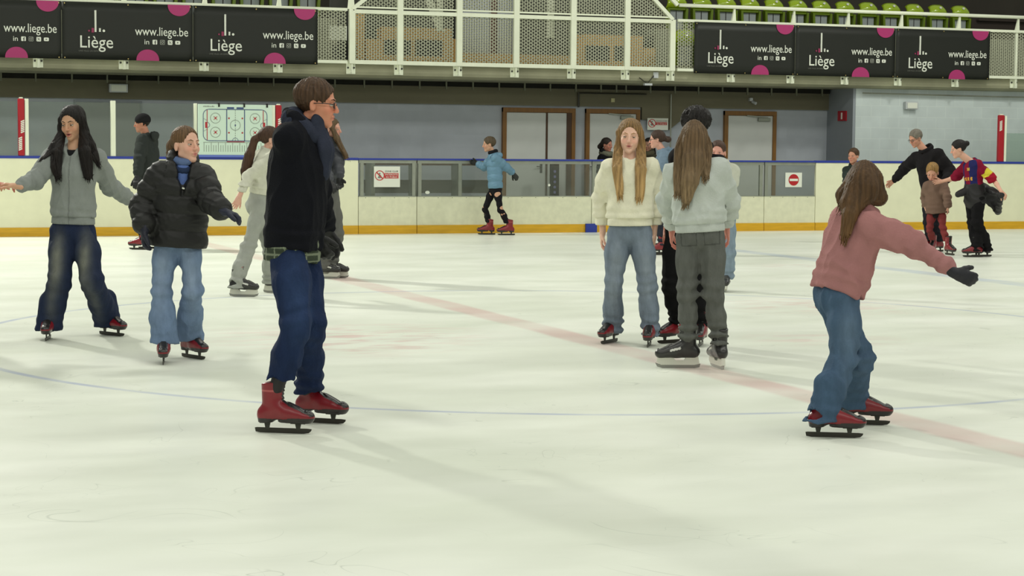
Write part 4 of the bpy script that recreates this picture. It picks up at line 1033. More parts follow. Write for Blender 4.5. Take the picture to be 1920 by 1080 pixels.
    if gloves:
        for i in (0, 1):
            if gloves[i] is None: continue
            sg = 1 if i == 0 else -1; gf = Field(); ha = arms[i][3] if arms and arms[i] and len(arms[i]) > 3 else {}
            hand(gf, Wr[i], HDir[i], ha.get('n', -left*sg if abs(HDir[i]@left) < .6 else -Up), ha.get('t', tf if abs(HDir[i]@tf) < .8 else up), s*1.0, ha.get('curl', hand_curl), grow=.0055, k=.008)
            gf.cone(Wr[i]-nrm(Wr[i]-E[i])*.05, Wr[i], .036*s, .033*s, .01)
            gv, gq = gf.mesh(max(res, .005)); mesh_obj('glove', gv, gq, M_nylon, root, np.tile(S(gloves[i]), (len(gv), 1)))
    if extras: extras(ctx)
    # the legs' pixel check
    print('PERSON %-50s D=%.2f thigh %.2f/%.2f shin %.2f/%.2f torso %.2f ua %.2f/%.2f fa %.2f/%.2f' % (label[:50], D, *[np.linalg.norm(K[i]-HP[i])/s for i in (0, 1)], *[np.linalg.norm(A[i]-K[i])/s for i in (0, 1)], np.linalg.norm(NK-PV)/s, *[np.linalg.norm(E[i]-SH[i])/s for i in (0, 1)], *[np.linalg.norm(Wr[i]-E[i])/s for i in (0, 1)]))
    return ctx

def garment_top(c, kind='sweater', col=(120, 120, 120), hem=.05, fat=.03, sl=(.07, .062, .05), name=None, collar='crew', amp=.007, seed=1, sleeves=(1, 1), band=True, openv=None, fcol=None, mat_=None, hemw=0., cuff=True, ff=1.0, nocol=False):
    """hem: how far the lower edge lies below the hips along the spine"""
    s, b, up, tf, left, PV, NK, WA, CH = (c[k] for k in ('s', 'b', 'up', 'tf', 'left', 'PV', 'NK', 'WA', 'CH')); f = Field(); SH, E, W = c['SH'], c['E'], c['W']
    HB = PV-up*hem; fa = fat; flt = .74*ff
    f.cone(HB-up*.03, WA, .130*s*b+fa+hemw, .118*s*b+fa, .04, tf, flt).cone(WA, CH, .118*s*b+fa, .134*s*b+fa*.9, .04, tf, flt).cone(CH, NK-up*.055*s, .130*s*b+fa*.8, .085*s*b+fa*.5, .05, tf, flt)
    f.cone(SH[0], SH[1], sl[0]*s*.92, sl[0]*s*.92, .05).cone(NK-up*.055*s, NK-up*.01*s, .085*s, .066*s, .03)
    puff = kind == 'puffer'
    for i in (0, 1):
        if not sleeves[i]: continue
        Wc = W[i]-nrm(W[i]-E[i])*.012
        if sleeves[i] == .5:
            m = SH[i]+(E[i]-SH[i])*.85; f.cone(SH[i], m, sl[0]*s, sl[1]*s*1.05, .03); f.cone(m, m+nrm(E[i]-SH[i])*.1, sl[1]*s*.5, sl[1]*s*.5, .01, op='s'); continue
        f.chain([SH[i], SH[i]+(E[i]-SH[i])*.5, E[i]], [sl[0]*s, (sl[0]+sl[1])/2*s, sl[1]*s], .04)
        m = E[i]+(Wc-E[i])*.78
        f.cone(E[i], m, sl[1]*s, sl[2]*s*1.08, .03)
        f.cone(m, Wc, (sl[2]*1.08 if not cuff else sl[2])*s, (.034*s if cuff else sl[2]*s), .012)
    if band: pass
    f.cut(HB, -up, .010)
    # hollow at the hem and at the neck
    f.cone(HB-up*.06, HB+up*.03, .092*s*b+fa+hemw, .085*s*b+fa, .01, tf, flt, op='s')
    cr_ = collar == 'crew'
    f.cone(NK+up*.0, NK+up*.14+tf*.03, .050*s, (.066 if cr_ else .085)*s, .012, op='s')
    if not cr_: f.cone(NK-up*.02+tf*.03*s, NK+up*.10+tf*.08*s, .045*s, .07*s, .01, op='s')
    if collar == 'crew':
        for k in range(14):
            a0, a1 = 2*PI*k/14, 2*PI*(k+1)/14; g = lambda a: NK+up*(.016-.022*math.cos(a))*s+tf*(.008+.060*math.cos(a))*s+left*.062*math.sin(a)*s
            f.cone(g(a0), g(a1), .012*s, .012*s, .008)
    if collar in ('hood', 'puffer', 'fur', 'high'):
        R_ = {'hood': .022, 'puffer': .036, 'fur': .045, 'high': .022}[collar]; hgt = {'hood': .012, 'puffer': .055, 'fur': .06, 'high': .05}[collar]
        for k in range(16):
            a0, a1 = 2*PI*k/16, 2*PI*(k+1)/16
            if openv and (k in (0, 15)): continue
            g = lambda a: NK+up*(hgt-(.030+.02*(collar in('puffer','fur')))*math.cos(a))*s+tf*(.004+.078*math.cos(a))*s+left*.080*math.sin(a)*s
            f.cone(g(a0), g(a1), R_*s, R_*s, .02)
        if collar in ('hood', 'puffer'):
            f.ell(NK-tf*.105*s+up*.0, np.array((.105, .050, .075))*s, np.stack([left, tf, up], 1), .03)
            f.cone(NK-tf*.10*s+up*.07*s, NK-tf*.09*s+up*.22*s, .05*s, .06*s, .03, op='s')
    if openv:
        z0 = openv
        f.cone(NK+tf*.13*s+up*.06, NK+tf*.17*s-up*z0*s, .075*s, .014*s, .015, tf, 1.8, op='s')
    P0, upv = HB, up; sd = seed
    c.setdefault('tops', []).append(f)
    # local folds at elbows and armpits
    def disp(P, d):
        hgt = (P-P0)@upv; o = np.zeros(len(P))
        if puff:
            arm = np.full(len(P), 9.); tt = np.zeros(len(P))
            for i in (0, 1):
                for a_, b_, of in ((SH[i], E[i], 0), (E[i], W[i], np.linalg.norm(E[i]-SH[i]))):
                    ba = b_-a_; L = np.linalg.norm(ba); t = np.clip((P-a_)@ba/L/L, 0, 1); dd = np.linalg.norm(P-a_-t[:, None]*ba, axis=1); m = dd < arm; arm[m] = dd[m]; tt[m] = (t*L+of)[m]
            isarm = arm < (sl[0]+.02)*s
            ph = np.where(isarm, tt/.095, hgt/.115); o += (np.abs(np.sin(ph*PI))**.6-.6)*.013
            o += folds(P, 30, sd, (1, 1, 2.0))*.005
        else:
            o += folds(P, 12, sd, (1.3, 1.3, .6))*amp*2.2+folds(P, 27, sd+3, (1, 1, .7))*amp*1.2
            for i in (0, 1):
                w_ = np.exp(-(np.linalg.norm(P-E[i], axis=1)/.09)**2); ax = nrm(W[i]-SH[i]); o += w_*np.sin((P@ax)*75+2*wob(P, 9, sd+5))*.009
                w_ = np.exp(-(np.linalg.norm(P-W[i]+nrm(W[i]-E[i])*.09, axis=1)/.08)**2); ax = nrm(W[i]-E[i]); o += w_*np.sin((P@ax)*110+2*wob(P, 12, sd+7))*.004
            w_ = np.exp(-((hgt-.09)/.06)**2); o += w_*(np.sin(hgt*95+2.5*wob(P, 8, sd+8))*.0045+.005)
        if band:
            bnd = hgt < .055; o = np.where(bnd, -.004+.0018*np.sin(np.arctan2((P-P0)@tf, (P-P0)@left)*70), o)
            o = np.where((hgt > .052) & (hgt < .060), -.008, o)
        return d-o
    v, q = f.mesh(max(c['res'], .0055) if c['res'] < .008 else c['res'], disp); v = relax(v, q, 1, .3)
    cc = np.tile(S(col), (len(v), 1))
    if fcol: cc = fcol(c, v, cc)
    o = mesh_obj(name or {'sweater': 'sweatshirt', 'puffer': 'puffer_jacket', 'coat': 'coat', 'shirt': 'shirt'}[kind], v, q, mat_ or (M_nylon if puff else M_cloth), c['root'], cc)
    return o

def garment_legs(c, kind='jeans', col=(60, 80, 120), r=(.105, .088, .075, .085), hem=.11, seed=2, amp=.006, fcol=None, mat_=None, name='trousers', rise=.14, stack=1., side_flat=1., front_open=0., hemshift=(0, 0)):
    """r: radii at hip, mid thigh, knee, hem; hem = height of the hem above the ice"""
    s, b, up, tf, left, PV = (c[k] for k in ('s', 'b', 'up', 'tf', 'left', 'PV')); f = Field()
    f.cone(PV-up*.01, PV+up*rise, .128*s*b+.012, .112*s*b+.010, .03, tf, .78)
    f.ell(PV-up*.02-tf*.018*s, np.array((.148*b, .096, .10))*s, np.stack([left, tf, up], 1), .03)
    f.cut(PV+up*rise, up, .006)
    hems = []
    for i in (0, 1):
        hp_, K, A = c['HP'][i], c['K'][i], c['A'][i]; fwd = heading(c['feet'][i][2]); ax = nrm(A-K)
        z = hem if not isinstance(hem, (tuple, list)) else hem[i]
        t = (K[2]-z)/(K[2]-A[2]+1e-6); B_ = K+(A-K)*t
        f.chain([hp_-up*.02*s, hp_+(K-hp_)*.45, K], [r[0]*s*.84, r[1]*s, r[2]*s], .035)
        f.chain([K, K+(B_-K)*.5, B_-Up*.05], [r[2]*s, (r[2]+r[3])/2*s, r[3]*s*1.02], .03); hems.append((B_, r[3]*s))
        if z < .16: f.cone(A+Up*.13+fwd*.01, (A[0]+fwd[0]*.015, A[1]+fwd[1]*.015, z-.03), max(.056*s, r[3]*s*.72), r[3]*s*.95, .03)
    zc = hem if not isinstance(hem, (tuple, list)) else min(hem)
    for i in (0, 1):
        z = zc if not isinstance(hem, (tuple, list)) else hem[i]; B_, rr = hems[i]
        fwd = heading(c['feet'][i][2]); n = nrm(-Up*1.0)
        f.p.append(('e', B_-Up*(z*0+.30)+Up*(z-B_[2]), np.array((.24, .24, .30)), np.eye(3), .006, 's')) if False else None
    f.cut((0, 0, zc), -Up, .004)
    if isinstance(hem, (tuple, list)):
        i = int(np.argmax(hem)); B_, rr = hems[i]; f.cone((B_[0], B_[1], hem[i]-.42), (B_[0], B_[1], hem[i]-.075), rr*1.8, rr*1.8, .004, op='s')
    for (B_, rr) in hems: f.cone((B_[0], B_[1], zc-.05), (B_[0], B_[1], zc+.03), rr*.72, rr*.70, .006, op='s')
    K, A, HPs = c['K'], c['A'], c['HP']
    def disp(P, d):
        o = folds(P, 13, seed, (1.4, 1.4, .45))*amp*2.2+folds(P, 28, seed+1, (1, 1, .6))*amp*1.1
        for i in (0, 1):
            w_ = np.exp(-(np.linalg.norm(P-K[i], axis=1)/.11)**2); o += w_*np.sin(P[:, 2]*70+3*wob(P, 8, seed+4))*.008
            w_ = np.exp(-((P[:, 2]-zc-.05)/.075)**2); o += .5*w_*stack*np.sin(P[:, 2]*95+2.5*wob(P, 10, seed+6))*.008
            w_ = np.exp(-(np.linalg.norm(P-HPs[i]+up*.03, axis=1)/.10)**2); o += w_*np.sin((P@nrm(up+left*(1 if i else -1)*.9))*80+2*wob(P, 7, seed+5))*.0045
        hg = (P-PV)@up; o = o*np.clip(1-(hg+.02)/.06, .15, 1)
        return d-o
    v, q = f.mesh(max(c['res'], .0055), disp); v = relax(v, q, 1, .3)
    cc = np.tile(S(col), (len(v), 1))
    if fcol: cc = fcol(c, v, cc)
    return mesh_obj(name, v, q, mat_ or (M_denim if kind == 'jeans' else M_cloth), c['root'], cc)

def hair_build(c, style='short', col=(60, 45, 35), pieces=(), locks=0, seed=1, fr=1.0, tip=None, cap=(.081, .102, .090), capc=(0, -.016, .043), face=(.060, .075, .098), facec=(0, .112, -.030), ears=True, nape=-.075, top=0.):
    """pieces: lists of (points in head space, radii, thickness) of hair hanging or tied"""
    hp, HM, hsz = c['hp'], c['HM'], c['hsz']; f = Field()
    f.ell(hp(*capc), np.array(cap)*hsz*1., HM, .01)
    f.ell(hp(*facec), np.array(face)*hsz, HM, .010, 's')
    f.cone(hp(-.2, .095, -.10), hp(.2, .095, -.10), .095*hsz, .095*hsz, .01, op='s')
    if style == 'short' or ears:
        for sx in (-1, 1): f.ell(hp(sx*.085, .012, -.022), np.array((.03, .026, .042))*hsz, HM, .01, 's')
    f.cut(hp(0, -.1, nape), -HM[:, 2]+.35*HM[:, 1], .012)
    tops = c.get('tops', [])
    def dtop(P): return np.min([t.comb(P[None], None)[0] for t in tops], 0) if tops else np.full(len(P), 9.)
    np_ = []
    for pc in pieces:      # lay the hair on the clothes instead of through them
        if not tops: np_.append(pc); continue
        q_ = []; sgn = 1 if pc[0][-1][1] > 0 else -1
        for p, r_ in zip(pc[0], pc[1]):
            w_ = hp(*p); k_ = 0
            while dtop(w_[None])[0] < r_*hsz*pc[2]*.9+.004 and k_ < 40 and p[2] < -.03: w_ = w_+c['tf']*sgn*.004; k_ += 1
            q_.append(tuple(HM.T@(w_-c['HD'])/hsz))
        np_.append((q_,)+tuple(pc[1:]))
    pieces = np_
    for pc in pieces:
        pts = [hp(*p) for p in pc[0]]; side = HM@np.array(pc[3] if len(pc) > 3 else (0, 1, 0)); f.chain(pts, [r*hsz for r in pc[1]], .022, side, pc[2])
    if style != 'curly' and fr: f.cone(hp(0, .092, -.016+top), hp(0, .3, -.016+top), .088*hsz, .088*hsz, .010, HM[:, 0], .765*fr, 's')
    HDp = c['HD']
    def disp(P, d):
        L = (P-HDp)@HM; ang = np.arctan2(L[:, 0], L[:, 1]+.02); o = .0014*np.sin(ang*38+2.5*wob(P, 7, seed)+L[:, 2]*6)+.0013*np.sin(ang*83+2*wob(P, 8, seed+1))
        if style in ('curly',): o = folds(P, 70, seed)*.018+folds(P, 130, seed+2)*.007
        elif style == 'short': o = o*1.3+folds(P, 75, seed+3, (1, 1, .5))*.005
        return d-o
    v, q = f.mesh(min(c['res'], .0055) if c['res'] < .007 else c['res'], disp)
    vs, fs = [v], [q]; rg = np.random.RandomState(seed)
    if locks:
        m = MB()
        for pc in pieces:
            P_ = np.array([np.array(p) for p in pc[0]]); R_ = np.array(pc[1]); nl = locks
            for j in range(nl):
                a = rg.uniform(0, 2*PI); rr = rg.uniform(.7, 1.02); pts = []; st = rg.randint(0, max(1, len(P_)-2)); sd = pc[3] if len(pc) > 3 else (0, 1, 0)
                sdv = np.array(sd, float); oth = nrm(np.cross(sdv, P_[-1]-P_[0])); ph = rg.uniform(0, 6.28); wv = rg.uniform(.002, .007)
                for t in np.linspace(st, len(P_)-1, 4*(len(P_)-st)):
                    i = min(int(t), len(P_)-2); u = t-i; cpt = P_[i]*(1-u)+P_[i+1]*u; r_ = (R_[i]*(1-u)+R_[i+1]*u)
                    pts.append(hp(*(cpt+(oth*math.cos(a)+sdv*math.sin(a)*pc[2])*r_*rr+oth*wv*math.sin(t*3+ph))))
                ex = rg.uniform(.0, .07)*(pc[4] if len(pc) > 4 else 1); dlast = nrm(pts[-1]-pts[-3]); pts += [pts[-1]+dlast*ex*.5+rg.normal(size=3)*.004, pts[-1]+dlast*ex+rg.normal(size=3)*.006]
                if tops:
                    A_ = np.array(pts); sgn = 1 if P_[-1][1] > 0 else -1
                    for _k in range(10):
                        dd_ = dtop(A_); mm_ = dd_ < .010
                        if not mm_.any(): break
                        A_[mm_] += c['tf']*sgn*.006
                    pts = list(A_)
                n_ = len(pts); rad = [.0065*hsz*min(1, .4+.3*k)*(1 if k < n_-4 else (n_-k)/5.) for k in range(n_)]
                m.tube(pts, rad, 5, caps=False)
        if m.v: vs.append(np.array(m.v)); fs.append(np.array(m.f)+len(v))
    V = np.concatenate(vs); Q = np.concatenate(fs); cc = np.tile(S(col), (len(V), 1)); 
    L = (V-HDp)@HM; ang = np.arctan2(L[:, 0], L[:, 1]+.02)
    cc = cc*(1+.22*np.sin(ang*26+3*wob(V, 7, seed+9)))[:, None]
    if tip is not None:
        t = np.clip((-L[:, 2]-.02)/.35, 0, 1)[:, None]; cc = cc*(1-t)+np.array(S(tip))*t*(1+.2*np.sin(ang*40))[:, None]
    return mesh_obj('hair', V, Q, M_hair, c['root'], cc)

def glasses(c, col=(24, 22, 26)):
    hp = c['hp']; m = MB()
    for sx in (-1, 1):
        pts = [hp(sx*.033+.022*math.cos(a)*1.05, .096-.006*abs(math.cos(a)), .001+.016*math.sin(a)) for a in np.linspace(0, 2*PI, 17)]
        m.tube(pts, .0022, 6); m.tube([hp(sx*.056, .092, .006), hp(sx*.079, .05, .008), hp(sx*.082, -.005, .004)], .0024, 6)
    m.tube([hp(-.010, .098, .003), hp(0, .101, .006), hp(.010, .098, .003)], .002, 6)
    v = np.array(m.v); o = MB(); o.v = m.v; o.f = m.f; o.build('glasses', mat('glasses_frame', S(col), .3), c['root'], smooth=True)
def ring_collar(c, name, col, r, rad, h0=.02, tilt=.3, m=None, n=20, seed=3):
    f = Field(); NK, up, tf, left, s = c['NK'], c['up'], c['tf'], c['left'], c['s']
    g = lambda a, z: NK+up*(h0+z-tilt*.06*math.cos(a))*s+tf*(.012+rad*math.cos(a))*s+left*rad*math.sin(a)*s
    for k in range(n): f.cone(g(2*PI*k/n, 0), g(2*PI*(k+1)/n, 0), r*s, r*s, .012)
    v, q = f.mesh(max(.005, c['res']*.8), lambda P, d: d-folds(P, 45, seed, (1, 1, 2))*.006); return mesh_obj(name, v, q, m or M_cloth, c['root'], np.tile(S(col), (len(v), 1)))
# ------------------------------------------------------------------ people
def fade_jeans(c, v, cc):      # worn pale patch down the front of each thigh
    o = np.zeros(len(v))
    for i in (0, 1):
        a = c['HP'][i]*.5+c['K'][i]*.5+c['tf']*.10; o += np.exp(-((v-a)@Rt/.045)**2-((v[:, 2]-a[2]+.04)/.17)**2)*(((v-a)@c['tf']) > -.12)
        a = c['K'][i]*.5+c['A'][i]*.5+c['tf']*.10; o += .35*np.exp(-((v-a)@Rt/.04)**2-((v[:, 2]-a[2])/.16)**2)
    o = np.clip(o*(1+.25*wob(v, 25, 4)), 0, 1)[:, None]; return cc*(1-o)+np.array(S((112, 114, 106)))*o
def light_jeans(amt=.5, tone=(150, 168, 188)):
    def fn(c, v, cc):
        o = np.zeros(len(v))
        for i in (0, 1):
            for a in (c['HP'][i]*.5+c['K'][i]*.5, c['K'][i]): o += np.exp(-((v-a)@Rt/.05)**2-((v[:, 2]-a[2])/.16)**2)
        o = np.clip(o*amt*(1+.3*wob(v, 22, 4)), 0, 1)[:, None]; return cc*(1-o)+np.array(S(tone))*o
    return fn
def pocket_line(c, v, cc):     # kangaroo pocket edge and zip of the hoodie
    L = v-c['PV']; x = L@c['left']; z = L@c['up']; fr = (L@c['tf']) > .04
    m = fr & (np.abs(x) < .005) & (z > .02); cc[m] = cc[m]*.72
    return cc
def blank(c, v, cc): return cc

def inner_tee(c, col, rr=.070, d=.012, name='inner_top'):
    f = Field(); NK, up, tf, s = c['NK'], c['up'], c['tf'], c['s']
    f.ell(NK-up*.05*s+tf*.035*s, np.array((.085, .06, .075))*s, np.stack([c['left'], tf, up], 1), .01); f.cone(NK+up*.02+tf*.02, NK+up*.15+tf*.06, rr*.8*s, rr*s, .01, op='s')
    v, q = f.mesh(.006); return mesh_obj(name, v, q, M_cloth, c['root'], np.tile(S(col), (len(v), 1)))

SKATERS = 'skaters on the ice'
def P_hoodie():
    def ex(c): inner_tee(c, (26, 26, 28))
    person('person with very long dark hair in grey zip hoodie and faded dark jeans', 1.67, [(210, 629, 50), (90, 637, 5)], (137, 430), (140, 281), (136, 232), -4, -14, -10, 3,
        arms=[[(207, 349, 1), (250, 378, 1)], [(66, 337, -1), (33, 350, -1), (16, 346), dict(curl=.95)]], knees=[(172, 527), (112, 527)], res=.0045, skin=(196, 152, 122), mouth=.7, brow=(40, 30, 24),
        top=dict(kind='sweater', col=(132, 137, 133), hem=-.035, fat=.040, sl=(.074, .064, .05), collar='hood', amp=.006, seed=11, fcol=pocket_line, name='hoodie', openv=.09),
        legs=dict(col=(30, 40, 64), r=(.105, .09, .082, .098), hem=.065, fcol=fade_jeans, name='jeans', stack=.35, amp=.004), hs=1.04,
        hair=dict(style='long', ears=False, col=(24, 19, 17), seed=5, locks=34, face=(.064, .078, .104), facec=(0, .112, -.024), pieces=[
            ([(.040, -.01, .104), (.080, .01, .03), (.082, .02, -.07), (.092, .06, -.20), (.080, .10, -.35)], [.020, .022, .028, .036, .026], .5),
            ([(-.040, -.01, .104), (-.080, .01, .03), (-.086, .02, -.07), (-.110, .06, -.20), (-.130, .09, -.36)], [.020, .022, .030, .044, .034], .5),
            ([(0, -.07, .05), (0, -.085, -.08), (0, -.09, -.24), (0, -.08, -.34)], [.070, .075, .09, .07], .45),
            ([(.080, .0, -.04), (.13, .02, -.15), (.19, .02, -.24)], [.022, .024, .008], .5),
            ([(-.080, .0, -.05), (-.14, .03, -.16), (-.19, .05, -.27)], [.022, .034, .016], .5)]), extras=ex, group=SKATERS)
def P_puffer():
    def ex(c):
        ring_collar(c, 'turtleneck', (86, 104, 140), .024, .060, .055, .3); ring_collar(c, 'scarf', (38, 50, 76), .024, .072, .02, .8)
        f = Field(); NK, up, tf, s = c['NK'], c['up'], c['tf'], c['s']
        f.cone(NK-up*.02+tf*.06, NK-up*.13*s+tf*.10*s, .055*s, .03*s, .02, tf, .6); v, q = f.mesh(.006); mesh_obj('inner_sweater', v, q, M_cloth, c['root'], np.tile(S((84, 106, 160)), (len(v), 1)))
        f = Field(); NK=c['NK']; f.cone(NK-up*.155*s+tf*.142*s, NK-up*.16*s+tf*.142*s+c['left']*.02, .006, .006); v, q = f.mesh(.003); mesh_obj('jacket_logo', v, q, M_print, c['root'])
    person('person in black puffer jacket and pale wide jeans with fair hair tied back', 1.49, [(363, 672, 42), (307, 681, 8)], (334, 440), (342, 313), (349, 273), 14, 48, 4, 0,
        arms=[[(396, 378, -1), (421, 397, -1), (450, 405), dict(curl=.8)], [(266, 388, -1), (271, 432, -1), (268, 462), dict(curl=.7)]], knees=[(360, 545), (303, 545)], res=.0045, skin=(214, 168, 146), build=1.02,
        top=dict(kind='puffer', col=(24, 24, 23), hem=.085, fat=.075, sl=(.092, .088, .075), collar='puffer', openv=.20, seed=21, band=False, hemw=.01),
        legs=dict(col=(104, 124, 152), r=(.105, .080, .074, .110), hem=.125, fcol=light_jeans(.45, (138, 154, 176)), name='jeans', stack=.3, seed=4), hs=1.04, brow=(120, 92, 66),
        hair=dict(style='tied', col=(96, 72, 48), seed=6, locks=18, nape=-.05, face=(.072, .080, .112), facec=(0, .112, -.012), cap=(.079, .100, .087), pieces=[([(0, -.07, .03), (0, -.12, .0), (0, -.140, -.045)], [.05, .050, .042], .9, (1, 0, 0), .6)], tip=(178, 146, 92)),
        gloves=[(30, 34, 52), (24, 26, 40)], extras=ex, group=SKATERS)
def P_man():
    def plaid(c, v, cc):
        z = v[:, 2]; x = v@Rt; cc[(np.sin(z*170) > .86) | (np.sin(x*120) > .93)] = S((120, 128, 108)); return cc
    def ex(c):
        glasses(c); ring_collar(c, 'scarf', (46, 50, 64), .054, .062, .012, .7); 
        f = Field(); NK, up, tf, s = c['NK'], c['up'], c['tf'], c['s']; f.chain([NK+tf*.085+up*.02, NK+tf*.135-up*.10, NK+tf*.145-up*.20], [.072, .066, .045], .03, tf, .5); v, q = f.mesh(.006, lambda P, d: d-folds(P, 26, 3)*.012); mesh_obj('scarf_end', v, q, M_cloth, c['root'], np.tile(S((46, 50, 64)), (len(v), 1)))
    person('person with glasses in dark navy jacket and blue jeans skating past nearest the camera', 1.73, [(600, 793, 72), (532, 812, 80)], (551, 462), (566, 243), (594, 196), 74, 88, -4, 0,
        arms=[[(592, 352, 1), (612, 432, 1)], [(556, 352, -1), (588, 440, -1), (606, 480), dict(curl=.6)]], knees=[(582, 607), (556, 612)], res=.005, skin=(206, 140, 112), build=1.0, hs=1.02, brow=(70, 50, 36),
        top=[dict(kind='shirt', col=(58, 66, 54), hem=.07, fat=.040, sl=(.05, .045, .035), sleeves=(0, 0), collar=None, band=False, seed=32, fcol=plaid, ff=.95, hemw=.022),
             dict(kind='coat', col=(17, 18, 24), hem=.01, fat=.066, sl=(.082, .070, .056), collar='high', seed=31, band=False, name='jacket', amp=.006, ff=.98)],
        legs=dict(col=(27, 40, 70), r=(.105, .090, .072, .066), hem=(.165, .255), name='jeans', stack=1., seed=7, fcol=light_jeans(.25, (50, 70, 106))),
        hair=dict(style='short', col=(72, 52, 36), seed=9, cap=(.082, .104, .090), capc=(0, -.018, .045), facec=(0, .116, -.028), face=(.080, .074, .085)), gloves=[(26, 26, 26), (26, 26, 26)], extras=ex, skate_s=1.0, group=SKATERS)
def P_hat():
    def ex(c):
        f = Field(); hp = c['hp']; f.ell(hp(0, -.018, .048), np.array((.090, .108, .092)), c['HM']); f.cut(hp(0, 0, .008), -c['HM'][:, 2], .01); v, q = f.mesh(.007); mesh_obj('knitted_hat', v, q, M_cloth, c['root'], np.tile(S((26, 26, 28)), (len(v), 1)))
    person('person in black knitted hat and dark hooded coat skating left along the boards', 1.76, [(279, 466, -95), (262, 468, -95)], (277, 350), (275, 256), (266, 232), -100, -88, -6, 0,
        arms=[[(262, 300, -1), (257, 332, -1)], [(285, 300, 1), (272, 335, 1)]], res=.008, skin=(176, 122, 98), knees=[(278, 406), (264, 406)],
        top=dict(kind='coat', col=(46, 50, 48), hem=.02, fat=.065, sl=(.082, .072, .055), collar='hood', seed=41, band=False), legs=dict(kind='cloth', col=(28, 28, 30), r=(.10, .08, .06, .055), hem=.12, name='trousers'),
        hair=dict(style='short', col=(30, 26, 24)), gloves=[(24, 24, 26), (24, 24, 26)], extras=ex, group=SKATERS)
def P_ponytail():
    person('person with long brown ponytail in white top and light grey trousers', 1.52, [(520, 549, 85), (456, 556, 78)], (484, 384), (500, 285), (507, 262), 120, 105, 0, 0,
        arms=[[(520, 335, 1), (528, 372, 1)], [(466, 330, -1), (449, 368, -1)]], knees=[(505, 470), (466, 462)], res=.007, skin=(206, 160, 140),
        top=dict(kind='sweater', col=(196, 196, 180), hem=-.10, fat=.022, sl=(.062, .054, .046), collar='crew', seed=51), legs=dict(kind='cloth', col=(152, 155, 148), r=(.10, .082, .074, .084), hem=.085, name='trousers', seed=9, rise=.18),
        hair=dict(style='tied', col=(66, 46, 34), locks=16, seed=8, pieces=[([(0, -.09, .045), (0, -.15, .0), (0, -.20, -.15), (0, -.24, -.30), (0, -.26, -.40)], [.03, .034, .045, .044, .020], .7, (1, 0, 0))]), skate='hockey', group=SKATERS)
def P_behind_man():
    person('person with long brown hair and grey trousers mostly hidden behind the one in glasses', 1.62, [(628, 521, 80), (612, 522, 80)], (618, 372), (616, 268), (622, 243), 80, 75, 0, 0,
        arms=[[(632, 300, -1), (636, 335, -1)], [(606, 312, -1), (618, 340, -1)]], knees=[(630, 440), (612, 445)], res=.0075, skin=(200, 150, 130),
        top=dict(kind='puffer', col=(58, 60, 66), hem=-.09, fat=.05, sl=(.08, .075, .06), collar='puffer', seed=61, band=False), legs=dict(kind='cloth', col=(98, 98, 94), r=(.10, .088, .085, .088), hem=.11, name='trousers', seed=10),
        hair=dict(style='long', ears=False, col=(84, 66, 44), locks=16, seed=12, pieces=[([(.07, .02, .05), (.085, .03, -.1), (.09, .06, -.28)], [.034, .045, .04], .6), ([(0, -.07, .05), (0, -.09, -.1), (0, -.1, -.28)], [.07, .08, .07], .5)]), gloves=[(30, 30, 30), (30, 30, 30)], skate='hockey', group=SKATERS)
def P_bluekid():
    def ex(c): ring_collar(c, 'neck_warmer', (26, 26, 30), .034, .055, .06, .2)
    person('child in light blue hooded jacket with black neck warmer gliding left by the boards', 1.47, [(949, 441, -78), (912, 440, -84)], (929, 350), (926, 291), (917, 271), -80, -85, -6, 0,
        arms=[[(950, 314, -1), (962, 325, -1), (974, 340), dict(curl=.5)], [(908, 313, 1), (895, 307, 1), (880, 303), dict(curl=.5)]], knees=[(938, 392, -1), (909, 392, 1)], res=.007, skin=(192, 148, 122), hs=1.0,
        top=dict(kind='puffer', col=(98, 134, 158), hem=.03, fat=.045, sl=(.078, .070, .058), collar='hood', seed=71, band=False), legs=dict(kind='cloth', col=(26, 24, 28), r=(.09, .066, .052, .046), hem=.19, name='leggings', seed=11, stack=.3),
        hair=dict(style='short', col=(78, 66, 50), seed=13), gloves=[(44, 46, 42), (36, 38, 36)], extras=ex, group=SKATERS)
def P_blonde():
    person('person with long golden hair in off-white sweatshirt and light blue jeans facing the camera', 1.575, [(1217, 649, -10), (1142, 643, -28)], (1181, 428), (1181, 301), (1181, 257), -3, -6, -2, -2,
        arms=[[(1233, 372, 1), (1226, 438, -1), (1227, 468), dict(curl=.45)], [(1129, 372, 1), (1130, 436, -1), (1127, 464), dict(curl=.45)]], knees=[(1213, 534), (1150, 534)], res=.0045, skin=(222, 180, 158), hs=1.05, brow=(168, 128, 84), mouth=.05,
        top=dict(kind='sweater', col=(224, 221, 198), hem=-.015, fat=.050, sl=(.078, .070, .056), collar='crew', seed=81, amp=.007),
        legs=dict(col=(112, 124, 138), r=(.100, .084, .070, .078), hem=.075, fcol=light_jeans(.35, (146, 156, 164)), name='jeans', stack=1.2, seed=13),
        hair=dict(style='long', ears=False, col=(126, 98, 62), tip=(176, 144, 96), locks=34, seed=15, face=(.064, .078, .104), facec=(0, .112, -.022), pieces=[
            ([(.045, -.02, .092), (.074, .005, .03), (.080, .02, -.08), (.074, .07, -.22), (.050, .10, -.39)], [.018, .020, .024, .030, .022], .5),
            ([(-.045, -.02, .092), (-.074, .005, .03), (-.082, .02, -.08), (-.090, .07, -.22), (-.090, .10, -.40)], [.018, .020, .026, .034, .026], .5),
            ([(0, -.07, .05), (0, -.085, -.08), (0, -.085, -.20)], [.066, .064, .04], .45)]), group=SKATERS)
